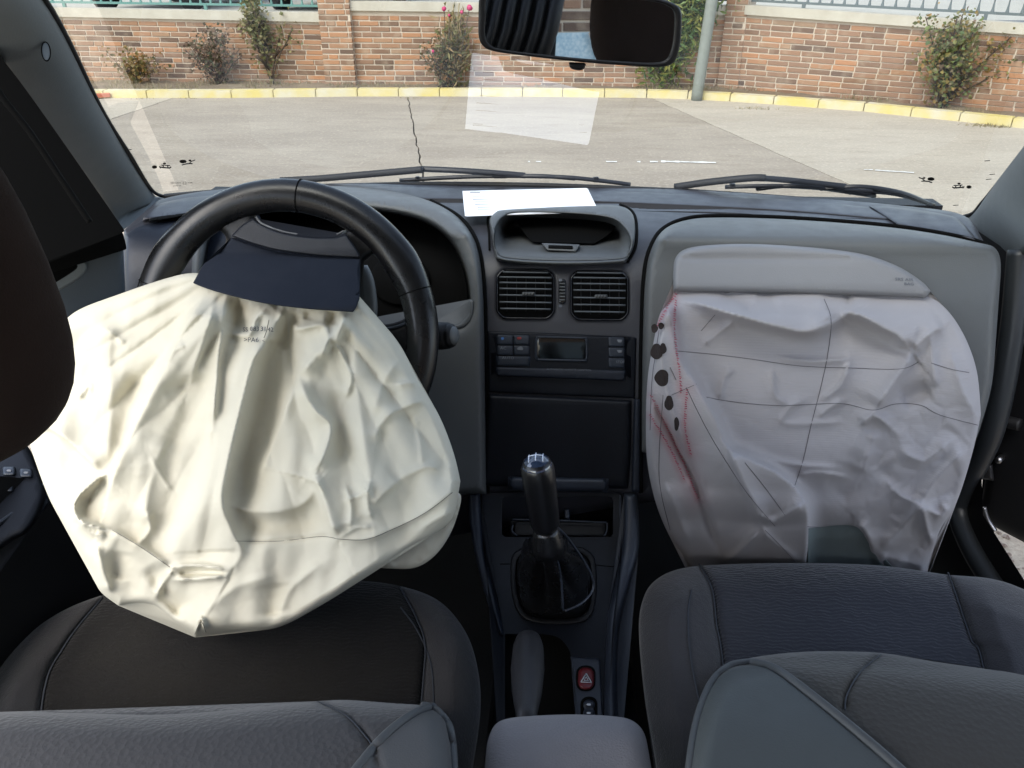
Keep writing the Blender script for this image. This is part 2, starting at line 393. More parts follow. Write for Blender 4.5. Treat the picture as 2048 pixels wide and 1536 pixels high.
        h += (1-np.exp(-((uv[:, 0]-515)/48)**2-((uv[:, 1]-672)/30)**2))*.012*(np.abs(q)**.9)*np.clip((r-110)/120, 0, 1)*np.clip((760-r)/300, .15, 1)*e
        h += crumple(uv, .0085, .0024, 2)*e+crumple(uv, .020, .0009, 9)*e
        return h
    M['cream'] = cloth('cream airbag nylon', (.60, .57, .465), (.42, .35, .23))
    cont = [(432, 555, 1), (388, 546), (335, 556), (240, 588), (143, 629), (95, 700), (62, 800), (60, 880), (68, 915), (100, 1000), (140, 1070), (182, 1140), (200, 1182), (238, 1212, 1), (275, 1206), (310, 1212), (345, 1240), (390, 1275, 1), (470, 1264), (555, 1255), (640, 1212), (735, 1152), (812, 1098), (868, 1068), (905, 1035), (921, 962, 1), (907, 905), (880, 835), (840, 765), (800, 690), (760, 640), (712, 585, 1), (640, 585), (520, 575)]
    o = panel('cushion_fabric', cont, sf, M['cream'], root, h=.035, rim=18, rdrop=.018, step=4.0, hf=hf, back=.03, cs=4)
    co = np.array([proj(v.co) for v in o.data.vertices])
    st = np.zeros(len(co))  # tan tone along the fold valleys and below the flap
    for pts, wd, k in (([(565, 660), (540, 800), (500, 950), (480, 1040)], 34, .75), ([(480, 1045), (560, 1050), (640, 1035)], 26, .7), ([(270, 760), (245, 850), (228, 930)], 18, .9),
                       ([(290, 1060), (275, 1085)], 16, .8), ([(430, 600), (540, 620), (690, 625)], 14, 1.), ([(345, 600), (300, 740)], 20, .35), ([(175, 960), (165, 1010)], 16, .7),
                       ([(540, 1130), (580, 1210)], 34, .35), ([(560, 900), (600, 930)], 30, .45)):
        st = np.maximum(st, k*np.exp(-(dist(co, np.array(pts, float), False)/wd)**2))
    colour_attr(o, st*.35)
    # rear layer of the bag peeping out low on the right
    panel('rear_layer', [(700, 1120), (820, 1030), (915, 985), (912, 1040), (880, 1100), (835, 1134), (780, 1137), (740, 1132)], Off(sf, -.05), M['cream'], root, h=.01, rim=14, step=9, hf=lambda uv, d: crumple(uv, .03, .006, 4), back=.02)
    S2 = Off(sf, lambda uv: .035+hf(uv)+0)
    M['stitch'] = mat('grey stitching', (.18, .17, .14), .8)
    T = []
    for pts in ([(470, 1082), (560, 1082), (640, 1073), (676, 1078)], [(676, 1078), (730, 1079), (780, 1061), (850, 1026), (905, 985)], [(225, 1060), (280, 1093), (340, 1134)], [(390, 1268), (402, 1243), (412, 1264)], [(538, 640), (533, 662), (528, 676)]):
        P, n = S2.at(catmull(np.array(pts, float), 10, False)); T.append(P+n*.0003)
    for t_ in T: tube3('stitching', t_, .0004, M['stitch'], root, 4)
    for s, u, v, h, b in (('SS', 485, 663, 8.5, 0), ('083', 499.5, 662, 9, .0), ('31', 520.5, 662, 9, .012), ('42', 535, 663, 8.5, 0), ('>PA6', 487, 684, 9.5, 0), ('<', 524, 685, 7, 0)):
        text('printed_code', s, u, v, h, S2, M['dark_ink'], root, .0035, .01, 1.0, b)
    return root
def proj(P):
    d = np.array(P)-C0; z = d@fw; return (1024+F*(d@rt)/z, 768-F*(d@up)/z)
def cloth(name, col, stain_tone, rib=0):
    m = mat(name, col, .85, [('noise', 1400, .12, .0004)]+([('wave', rib, .22, .0006, (1, 1, 1), .6, 'Z')] if rib else [])+[('noise', 55, .18, .002)], None, .2)
    n = m.node_tree.nodes; l = m.node_tree.links; b = n['Principled BSDF']
    a = n.new('ShaderNodeVertexColor'); a.layer_name = 'stain_tone'
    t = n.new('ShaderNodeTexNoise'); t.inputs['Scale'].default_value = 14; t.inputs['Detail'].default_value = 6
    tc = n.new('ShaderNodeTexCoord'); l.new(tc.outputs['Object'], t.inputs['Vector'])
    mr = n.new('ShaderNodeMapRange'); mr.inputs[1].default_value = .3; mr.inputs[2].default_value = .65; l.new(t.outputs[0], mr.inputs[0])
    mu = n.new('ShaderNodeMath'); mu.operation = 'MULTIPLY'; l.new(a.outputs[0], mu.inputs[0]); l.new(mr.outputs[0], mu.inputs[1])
    x = n.new('ShaderNodeMix'); x.data_type = 'RGBA'; x.inputs[6].default_value = (*col, 1); x.inputs[7].default_value = (*stain_tone, 1)
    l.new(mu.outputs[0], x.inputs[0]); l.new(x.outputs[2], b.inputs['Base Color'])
    b.inputs['Subsurface Weight'].default_value = .0
    return m

# ================================================================== passenger's airbag
def passenger_airbag():
    root = empty('airbag', PD(1600, 600, 1.0))
    tag(root, 'deflated white airbag with red stitching hanging below the grey passenger lid', 'airbag', 'deployed front airbags')
    sf = Prof([(1.085, .93), (1.065, .862), (1.005, .825), (.962, .765), (.95, .69), (.96, .60), (.985, .52), (1.005, .43), (1.01, .34)])
    FR = [
     ([(1350, 600), (1400, 608), (1440, 620), (1484, 634), (1547, 652), (1609, 664), (1650, 652), (1690, 632)], .038, 12, 46),
     ([(1680, 622), (1719, 630), (1770, 658), (1797, 672), (1822, 702)], .030, 12, 46),
     ([(1440, 586), (1478, 602), (1508, 622)], -0.0136, 10, 14, 'g'), ([(1455, 580), (1520, 590)], .014, 10, 10), ([(1690, 580), (1700, 612)], -0.0112, 6, 10, 'g'),
     ([(1540, 600), (1600, 585), (1660, 590)], .016, 22, 12), ([(1640, 600), (1660, 640)], .008, 14, 14),
     ([(1822, 702), (1812, 730), (1789, 763), (1752, 820)], .026, 30, 8), ([(1800, 800), (1862, 776)], -0.0124, 18, 22, 'g'),
     ([(1890, 650), (1855, 672), (1824, 700)], .018, 22, 10), ([(1860, 660), (1866, 720), (1872, 780)], .010, 16, 10),
     ([(1720, 850), (1750, 832), (1785, 860)], .014, 9, 12), ([(1750, 860), (1740, 900), (1722, 950)], .012, 26, 10),
     ([(1337, 610), (1350, 690), (1360, 722), (1393, 771), (1431, 839), (1457, 894), (1507, 923), (1552, 945), (1593, 979), (1612, 1009), (1615, 1060), (1609, 1140)], .050, 130, 8, 's', .02),
     ([(1457, 894), (1484, 960), (1510, 1010), (1524, 1055)], .020, 7, 30),
     ([(1524, 1055), (1545, 1080), (1598, 1120)], .012, 20, 8), ([(1524, 1050), (1560, 1035), (1608, 1008)], .010, 8, 10), ([(1520, 1030), (1550, 1045)], .008, 5, 8),
     ([(1524, 1058), (1500, 1080), (1470, 1110), (1440, 1125)], .012, 8, 14),
     ([(1295, 783), (1329, 839), (1359, 900), (1390, 960), (1412, 1032), (1442, 1115)], -.016, 9, 9, 's'),
     ([(1318, 640), (1325, 740), (1345, 830), (1372, 900)], .014, 10, 14),
     ([(1370, 950), (1400, 1000), (1440, 1080)], .008, 14, 26), ([(1330, 960), (1360, 1040), (1380, 1090)], .008, 12, 16),
     ([(1470, 640), (1430, 670), (1405, 690)], .008, 6, 12), ([(1555, 715), (1620, 722), (1690, 718), (1697, 705)], .008, 9, 5),
     ([(1440, 800), (1450, 755), (1470, 740)], .007, 5, 10), ([(1545, 740), (1550, 790), (1580, 810)], .007, 10, 5), ([(1700, 720), (1680, 770), (1640, 800)], .008, 5, 12),
     ([(1560, 850), (1580, 815), (1610, 800)], .007, 6, 10), ([(1635, 835), (1660, 815), (1690, 800)], .007, 6, 10), ([(1560, 846), (1620, 846), (1680, 843)], .006, 9, 4),
     ([(1470, 900), (1530, 915), (1600, 930), (1680, 935)], .006, 9, 5), ([(1590, 950), (1640, 945), (1700, 955)], .006, 9, 5),
     ([(1860, 1140), (1800, 1120), (1752, 1110)], .012, 12, 20), ([(1748, 1112), (1735, 1070), (1715, 1045)], .012, 22, 6),
     ([(1850, 1000), (1800, 1060), (1760, 1100)], .012, 14, 20), ([(1930, 900), (1870, 960), (1840, 1010)], .010, 14, 14), ([(1845, 1010), (1880, 1030), (1900, 1010)], .010, 10, 10),
     ([(1845, 1010), (1800, 990), (1770, 960)], .010, 9, 14), ([(1845, 1010), (1855, 1060), (1870, 1090)], .009, 9, 9), ([(1800, 900), (1850, 920), (1900, 880)], .008, 12, 9),
     ([(1660, 1000), (1720, 930), (1760, 870)], -0.0074, 30, 24, 'g'), ([(1760, 930), (1790, 980)], -0.0056, 18, 18, 'g'), ([(1900, 700), (1925, 780), (1950, 830)], .009, 18, 12),
    ]
    def hf(uv, d=None):
        if d is None: d = np.full(len(uv), 60.)
        e = np.clip(d/14, 0, 1); h = np.zeros(len(uv))
        for f in FR: h += 1.2*fold(uv, f[0], *f[1:4], kind=(f[4] if len(f) > 4 else 's'), taper=(f[5] if len(f) > 5 else .18))
        h *= (.4+.6*e)*np.clip((uv[:, 1]-570)/60, .2, 1)*(1-.7*np.clip((uv[:, 1]-1060)/90, 0, 1)); h -= .02*np.clip((uv[:, 1]-1075)/60, 0, 1)
        rightlow = np.clip((uv[:, 0]-1640)/160, 0, 1)*np.clip((uv[:, 1]-720)/120, 0, 1)
        h += crumple(uv, .014, .007, 21)*e*(.18+1.1*rightlow)+crumple(uv, .035, .0022, 31)*e*(.22+.8*rightlow)+smooth_noise(uv, .006, .008, .012, 8)*e
        return h
    M['white_cloth'] = cloth('white airbag nylon', (.39, .37, .375), (.33, .11, .12), 100)
    cont = [(1348, 560, 1), (1343, 596), (1320, 628), (1308, 680), (1296, 750), (1292, 830), (1294, 920), (1310, 1000), (1338, 1070), (1376, 1125), (1385, 1165, 1), (1500, 1170), (1700, 1170), (1852, 1165, 1), (1858, 1138), (1878, 1066), (1915, 1000), (1945, 905), (1962, 830, 1), (1955, 750), (1937, 690), (1910, 640), (1878, 604), (1848, 588), (1840, 560, 1)]
    o = panel('cushion_fabric', cont, sf, M['white_cloth'], root, h=.03, rim=15, rdrop=.014, step=4.2, hf=hf, back=.03, cs=4)
    co = np.array([proj(v.co) for v in o.data.vertices]); st = np.zeros(len(co))
    RL = ([(1350, 588), (1328, 622), (1312, 655)], [(1350, 600), (1347, 640), (1351, 700), (1358, 750), (1360, 790)], [(1372, 780), (1368, 850), (1380, 910)], [(1300, 790), (1330, 850), (1368, 930), (1395, 1000)], [(1298, 830), (1335, 890), (1368, 960)])
    for pts in RL: st = np.maximum(st, .5*np.exp(-(dist(co, np.array(pts, float), False)/9)**2))
    for pts in RL[2:4]: st = np.maximum(st, .22*np.exp(-(dist(co, np.array(pts, float), False)/26)**2))
    colour_attr(o, st)
    S2 = Off(sf, lambda uv: .03+hf(uv))
    M['red_thread'] = mat('red thread', (.42, .03, .08), .7); M['grey_thread'] = mat('dark grey thread', (.13, .12, .13), .8); M['burn'] = mat('burnt brown vent', (.022, .014, .012), .9, [('noise', 200, .6, .002)])
    for pts in RL:
        c = outline_open(pts, 4.5); T = []
        for i in range(0, len(c)-1):
            a = c[i]; b = a+np.array([random.uniform(2, 5), random.uniform(-1.5, 3)]); P, n = S2.at(np.array([a, (a+b)/2, b])); T.append(P+n*.0006)
        join_tubes('red_stitching', T, .00045, M['red_thread'], root, 4)['kind'] = 'stuff'
    T = []
    for pts in ([(1352, 702), (1420, 708), (1500, 718), (1600, 732), (1700, 736), (1800, 738), (1840, 722)], [(1862, 726), (1900, 738), (1938, 745)],
                [(1412, 794), (1470, 804), (1560, 811), (1680, 807), (1745, 820), (1790, 808), (1840, 810), (1880, 830), (1955, 850)], [(1648, 598), (1662, 640), (1655, 710), (1640, 780), (1622, 850), (1606, 920), (1588, 975)],
                [(1318, 660), (1304, 760), (1300, 860)], [(1326, 790), (1318, 950), (1340, 1060)], [(1340, 735), (1352, 760)], [(1343, 790), (1393, 768)], [(1372, 775), (1420, 870), (1490, 980), (1550, 1052)], [(1490, 925), (1530, 975), (1570, 1030)], [(1402, 662), (1430, 630)], [(1615, 1053), (1680, 1056), (1720, 1060)], [(1530, 1060), (1560, 1090), (1592, 1125)]):
        P, n = S2.at(outline_open(pts, 5)); T.append(P+n*.0004)
    for t_ in T: tube3('seam_stitching', t_, .00042, M['grey_thread'], root, 4)
    for cx, cy, rx, ry in ((1309, 657, 7, 9), (1322, 652, 6, 7), (1313, 703, 12, 16), (1326, 697, 7, 11), (1324, 756, 14, 17), (1338, 806, 9, 15), (1353, 848, 5, 14)):
        decal('burnt_vent', [(cx+rx*math.cos(t)*(1+.12*math.sin(3*t+cx)), cy+ry*math.sin(t)) for t in np.linspace(0, 2*math.pi, 13)[:-1]], S2, M['burn'], root, .0012, 4)
    # vent window in the lower part, thin greenish cloth
    M['green_cloth'] = cloth('thin greenish cloth', (.15, .18, .18), (.1, .1, .1))
    decal('lower_panel', [(1617, 1057, 1), (1650, 1053), (1690, 1050), (1716, 1056), (1734, 1082), (1744, 1112), (1762, 1128), (1800, 1150, 1), (1700, 1160), (1615, 1157, 1)], S2, M['green_cloth'], root, .0015, 5)
    return root
def outline_open(pts, step):
    c = catmull(np.array(pts, float), 12, False); L = np.r_[0, np.cumsum(np.hypot(*np.diff(c, axis=0).T))]
    s = np.linspace(0, L[-1], max(3, int(L[-1]/step))); return np.stack([np.interp(s, L, c[:, 0]), np.interp(s, L, c[:, 1])], 1)
DASH = Prof([(1.55, .912), (1.45, .912), (1.36, .914), (1.28, .915), (1.20, .914), (1.13, .905), (1.085, .875), (1.06, .82), (1.035, .72), (1.01, .63), (.99, .56), (.975, .50)])
HOLE = [(415, 520), (440, 448), (520, 420), (650, 416), (760, 424), (850, 446), (900, 484), (926, 540), (935, 600), (926, 634), (898, 647), (760, 650), (440, 650), (414, 600)]
DHI = [(989, 482), (994, 452), (1008, 435), (1037, 427), (1143, 429), (1216, 437), (1244, 453), (1259, 478), (1256, 502), (1240, 517), (1122, 521), (1014, 515), (994, 500)]
GAL = math.radians(33)
_R = rays([(1100, 372)])[0]; GB = C0+_R*(1.43/_R[1])
GLASS = Plane(GB, (0, -math.sin(GAL), -math.cos(GAL)))
# ================================================================== dashboard
def dashboard():
    root = empty('dashboard', (0, 1.1, .6))
    tag(root, 'slate grey plastic dashboard running across the car below the windscreen', 'dashboard')
    P = lambda *a, **k: panel(*a, **k)
    P('base_shell', [(248, 460, 1), (285, 438), (300, 418), (325, 398), (420, 381), (560, 371), (800, 366), (1000, 367), (1130, 371), (1400, 381), (1600, 394), (1800, 411), (1925, 430), (1965, 480), (1985, 520, 1), (1978, 760), (1962, 850), (1945, 890, 1), (1285, 890, 1), (1285, 990, 1), (950, 990), (860, 1080, 1), (300, 1080), (245, 700)],
      DASH, M['dash_dark'], root, h=0, rim=10, rdrop=.006, step=16, skirt=.03, holes=[HOLE, DHI, rrect(996, 541, 1106, 634, 18), rrect(1144, 544, 1254, 637, 18)])
    # defroster ledge and crease
    P('defroster_ledge', [(600, 376), (1000, 375), (1130, 379), (1400, 389), (1600, 401), (1735, 414, 1), (1790, 440, 1), (1560, 421), (1300, 408), (1100, 401), (850, 398), (600, 398)], DASH, M['dash_dark'], root, h=.004, rim=5, step=14)
    P('corner_vent_cover', [(1738, 413, 1), (1800, 415), (1895, 430), (1925, 446), (1958, 484, 1), (1900, 470), (1796, 451, 1)], DASH, M['dash_dark'], root, h=.008, rim=6, step=9)
    sv = P('corner_vent_cover', [(285, 442, 1), (292, 426), (330, 404), (420, 391), (575, 384, 1), (560, 396), (470, 410), (452, 424, 1), (360, 436)], DASH, M['dash_dark'], root, h=.018, rim=7, step=9)
    P('slot', [(298, 439), (320, 432), (440, 418), (446, 424), (360, 434), (303, 443)], Off(DASH, .014), M['void'], sv, h=.006, rim=2, step=5)
    P('lower_side_panel', [(250, 470, 1), (300, 447), (450, 430, 1), (520, 430), (520, 700), (250, 720, 1)], DASH, M['navy2'], root, h=.008, rim=9, step=16)
    # instrument binnacle
    hole = HOLE
    _h = [(415, 520), (440, 448), (520, 420), (650, 416), (760, 424), (850, 446), (900, 484), (926, 540), (935, 600), (926, 634), (898, 647), (760, 650), (440, 650), (414, 600)]
    def hb(uv, d):
        dh = dist(uv, outline(hole)); t = np.clip(dh/30, 0, 1)
        return -.016*(1-t)**2+.012*np.exp(-((uv[:, 1]-398)/30)**2)*np.clip((uv[:, 0]-500)/100, 0, 1)
    bn = P('instrument_hood', [(385, 500), (400, 450), (440, 405), (520, 382), (620, 373), (700, 373), (790, 384), (862, 403), (915, 434), (946, 474), (960, 520), (967, 600), (970, 760), (973, 988, 1), (400, 1000, 1), (380, 760)], DASH, M['dash_light'], root, h=.034, rim=14, rdrop=.034, step=11, skirt=.01, holes=[hole], hf=hb)
    P('hood_lip', [(640, 655), (760, 652), (898, 650), (931, 636), (940, 600), (948, 606), (941, 642), (905, 660), (760, 664), (640, 666)], Off(DASH, .026), M['dash_mid'], bn, h=.006, rim=4, step=6)
    P('instrument_face', hole, Off(DASH, -.06), M['void'], bn, h=0, rim=8, step=30, skirt=.001)
    ho = outline(hole, 8); Pf, n = DASH.at(ho); k = len(ho)      # the deep walls of the opening
    V = list(lift(Pf, n, .022))+list(lift(Pf, n, -.07)); mesh('opening_wall', V, [(i, (i+1) % k, (i+1) % k+k, i+k) for i in range(k)], M['black'], bn)
    for cx, cy, r in ((520, 560, 60), (660, 560, 75), (800, 560, 60)):
        P('gauge', [(cx+r*math.cos(t), cy+r*.85*math.sin(t)) for t in np.linspace(0, 6.28, 17)[:-1]], Off(DASH, -.057), M['void'], bn, h=.004, rim=5, step=24)
    # groove beside the hood
    seam('groove', [(862, 401), (917, 432), (949, 472), (963, 520), (970, 600), (973, 760), (976, 985)], DASH, .003, M['void'], root, .004)
    # passenger side pad
    pod = [(1283, 905, 1), (1283, 800), (1286, 640), (1290, 560), (1300, 505), (1325, 462), (1370, 441), (1440, 435), (1600, 440), (1800, 457), (1940, 482), (1999, 511), (1992, 640), (1985, 760), (1962, 850), (1940, 905, 1)]
    def hp(uv, d): return .010*np.exp(-((uv[:, 1]-470)/40)**2)-.012*np.clip((uv[:, 0]-1330)/-40, 0, 1)*0
    P('passenger_pad', pod, DASH, M['dash_light'], root, h=.026, rim=16, rdrop=.026, step=14, skirt=.01, hf=hp)
    seam('groove', [(1281, 985), (1281, 800), (1284, 640), (1288, 556), (1298, 503), (1323, 460), (1369, 438), (1440, 432), (1600, 437), (1800, 454), (1941, 479), (1990, 500)], DASH, .0035, M['void'], root, .003)
    lid_o = [(1347, 583, 1), (1346, 548), (1350, 518), (1368, 499), (1410, 490), (1500, 487), (1620, 494), (1720, 507), (1790, 530), (1840, 560), (1862, 582, 1), (1850, 596, 1), (1700, 590), (1500, 585)]
    def hl(uv, d): return .014*np.clip((uv[:, 1]-500)/70, 0, 1)-.005*np.exp(-((uv[:, 1]-517-.004*(uv[:, 0]-1500))/3.5)**2)*np.clip((1730-uv[:, 0])/60, 0, 1)*np.clip((uv[:, 0]-1350)/40, 0, 1)
    ld = P('airbag_lid', lid_o, Off(DASH, .026), M['lid'], root, h=.020, rim=11, rdrop=.016, step=8, skirt=.014, hf=hl)
    LS = Off(DASH, lambda uv: .046+hl(uv, None))
    for s, u, v, hpx in (('SRS AIR', 1790, 561, 6), ('BAG', 1808, 570, 5.5)): text('embossed_letters', s, u, v, hpx, LS, M['faint_ink'], ld, .0008, .04, 1.3)
    P('lid_gap', [(1356, 578, 1), (1846, 588, 1), (1842, 603), (1700, 602), (1500, 598), (1358, 596, 1)], Off(DASH, .027), M['void'], root, h=.001, rim=2, step=16)  # flat black strip painting the shadow in the gap under the lid
    # centre display hood
    dh_o = [(984, 470), (979, 440), (990, 424), (1010, 418), (1100, 412), (1192, 410), (1240, 412), (1262, 424), (1270, 447), (1268, 490), (1253, 521), (1240, 527), (1122, 531), (1006, 523), (990, 505)]
    dh_i = DHI
    _h = [(989, 482), (994, 452), (1008, 435), (1037, 427), (1143, 429), (1216, 437), (1244, 453), (1259, 478), (1256, 502), (1240, 517), (1122, 521), (1014, 515), (994, 500)]
    hd = P('display_hood', dh_o, DASH, M['dash_mid'], root, h=.022, rim=5, rdrop=.018, step=5, skirt=.01, holes=[dh_i], hf=lambda uv, d: .014*np.clip((470-uv[:, 1])/50, 0, 1), cs=4)
    def hw(uv, d):
        e = np.clip(d/20, 0, 1); v0 = np.clip((515-uv[:, 1])/50, 0, 1); return -.060*e*v0-.004*e
    P('display_bowl', dh_i, DASH, M['dash_mid'], hd, h=.016, rim=2, rdrop=0, step=5, skirt=.002, hf=hw, cs=4)
    P('display_glass', [(1040, 437), (1143, 433), (1226, 444), (1220, 466), (1188, 487, 1), (1064, 484, 1), (1046, 462)], Off(DASH, -.012), M['void'], hd, h=.0, rim=2, step=10, skirt=.02)
    led = P('sensor_plate', [(1083, 486, 1), (1161, 489, 1), (1152, 504, 1), (1094, 501, 1)], Off(DASH, .002), M['dash_mid'], hd, h=.004, rim=2, step=6)
    P('sensor_slot', rrect(1096, 490, 1146, 497, 3, .03), Off(DASH, .006), M['void'], led, h=.001, rim=1, step=5, skirt=.001)
    seam('groove', [(979, 500), (978, 470), (975, 438), (984, 424)], DASH, .0016, M['void'], root, .002); seam('groove', [(1255, 524), (1271, 492), (1273, 447), (1264, 422), (1240, 409)], DASH, .0022, M['void'], root, .002)
    # vents
    for x0, ys, cx in ((992, (544, 554, 565, 577, 590, 604, 617), 1057), (1140, (545, 555, 567, 580, 595, 609, 623), 1202)):
        x1 = x0+118; y0 = 537 if x0 < 1000 else 540; y1 = y0+101
        vb = P('air_vent', rrect(x0, y0, x1, y1, 22, .012), DASH, M['gloss_black'], root, h=.005, rim=3, step=9, holes=[rrect(x0+5, y0+5, x1-5, y1-5, 19, .012)], cs=3)
        P('vent_recess', rrect(x0+3, y0+3, x1-3, y1-3, 20, .012), Off(DASH, -.004), M['void'], vb, h=.005, rim=2, step=20, cs=4)
        for k, y in enumerate(ys):
            ins = 14 if k == 0 else (9 if k == 6 else 7)
            seam('slat', [(x0+ins, y), (x0+59, y+.7), (x1-ins, y+1.4)], DASH, .00125, M['slat'], vb, .0062, 3, 6)
        for k in range(5): 
            seam('vane', [(x0+22+k*19, ys[1]), (x0+22+k*19, ys[6]+6)], DASH, .0007, M['black'], vb, .0025, 3, 5)
        tb = P('thumb_tab', rrect(cx-13, ys[4]-6, cx+13, ys[4]+2, 3), Off(DASH, .006), M['dash_mid'], vb, h=.004, rim=2, step=4, cs=2)
        for k in range(4): seam('rib', [(cx-9+k*6, ys[4]+1), (cx-7+k*6, ys[4]-5)], DASH, .0006, M['black'], tb, .0105, 2, 4)
    vw = P('vent_wheel', rrect(1117, 558, 1132, 608, 6), DASH, M['gloss_black'], root, h=.003, rim=2, step=5, cs=3)
    for k in range(6): seam('ridge', [(1119, 567+k*6.5), (1124.5, 567.5+k*6.5), (1130, 567+k*6.5)], DASH, .0012, M['dash_mid'], vw, .0038, 2, 5)
    for y in (560, 612): decal('vent_mark', [(1121+4*math.cos(t), y+3*math.sin(t)) for t in np.linspace(0, 6.28, 9)[:-1]], DASH, M['faint_ink'], vw, .0042, 3)
    # climate panel
    cp = P('climate_panel', [(974, 662, 1), (1120, 667), (1273, 675, 1), (1270, 797, 1), (1120, 791), (976, 785, 1)], DASH, M['navy'], root, h=.004, rim=4, step=14)
    P('control_face', rrect(992, 668, 1252, 750, 8, .022), Off(DASH, .004), M['navy'], cp, h=.004, rim=3, step=12)
    CF = Off(DASH, .008)
    bt = []
    for r, (ya, yb) in enumerate(((670, 689), (691, 710), (712, 731))):
        for c, (xa, xb) in enumerate(((995, 1026), (1028, 1059))):
            if r == 2 and c == 1: continue
            xb2 = 1059 if r == 2 else xb
            bt.append(P('button', rrect(xa, ya, xb2, yb, 2, .02), CF, M['navy2'] if False else M['button'], cp, h=.0022, rim=1.5, step=8, cs=4))
    for ya in (674, 695, 716): bt.append(P('button', rrect(1217, ya, 1249, ya+19, 2, .02), CF, M['button'], cp, h=.0022, rim=1.5, step=8, cs=4))
    P('display_frame', rrect(1070, 672, 1176, 722, 9, .022), CF, M['button'], cp, h=.002, rim=2, step=7, holes=[rrect(1075, 676, 1171, 717, 6, .022)], cs=3)
    P('display_glass', rrect(1074, 675, 1172, 718, 6, .022), CF, M['screen'], cp, h=.0006, rim=1, step=12)
    P('lower_strip', [(992, 734, 1), (1252, 741, 1), (1250, 762, 1), (1120, 757), (994, 752, 1)], Off(DASH, .006), M['navy2'], cp, h=.005, rim=3, step=8)
    BS = Off(DASH, .0104); T = lambda *a: text(*a)
    decal('blue_mark', [(1005+3.2*math.cos(t), 677+3*math.sin(t)) for t in np.linspace(0, 6.28, 9)[:-1]], BS, M['blue_ink'], bt[0], .0006, 3)
    decal('red_mark', rrect(1034, 674, 1043, 679, 1), BS, M['red_ink'], bt[1], .0006, 3)
    T('letters', 'AC', 1000, 699, 6, BS, M['faint2'], bt[2], .0006, .02, 1.1)
    decal('car_mark', [(1034, 699), (1037, 694), (1043, 693), (1046, 697), (1046, 700)], BS, M['faint2'], bt[3], .0006, 3)
    T('letters', 'AUTO', 1004, 718, 5.5, BS, M['faint2'], bt[4], .0006, .02, 1.1)
    for i, (u, v) in enumerate(((1234, 679), (1234, 700))):
        decal('window_mark', [(u, v, 1), (u+11, v+.4, 1), (u+9, v+6, 1), (u+2, v+5.6, 1)], BS, M['faint2'], bt[5+i], .0006, 3)
    T('letters', 'STOP', 1232, 726, 5, BS, M['faint2'], bt[7], .0006, .02, 1.0)
    T('letters', 'AUTOMATIC CLIMATE CONTROL', 1093, 740, 3.6, Off(DASH, .011), M['faint2'], cp, .0006, .022, 1.15)
    # lower lid of the centre stack and its sides
    P('storage_lid', [(977, 788, 1), (1120, 794), (1263, 801, 1), (1262, 900), (1256, 978, 1), (1120, 975), (966, 972, 1), (970, 880)], DASH, M['navy'], root, h=.012, rim=9, rdrop=.010, step=13)
    P('side_trim', [(1268, 797, 1), (1282, 798, 1), (1281, 985, 1), (1262, 985, 1)], DASH, M['navy2'], root, h=.010, rim=5, step=8)
    return root

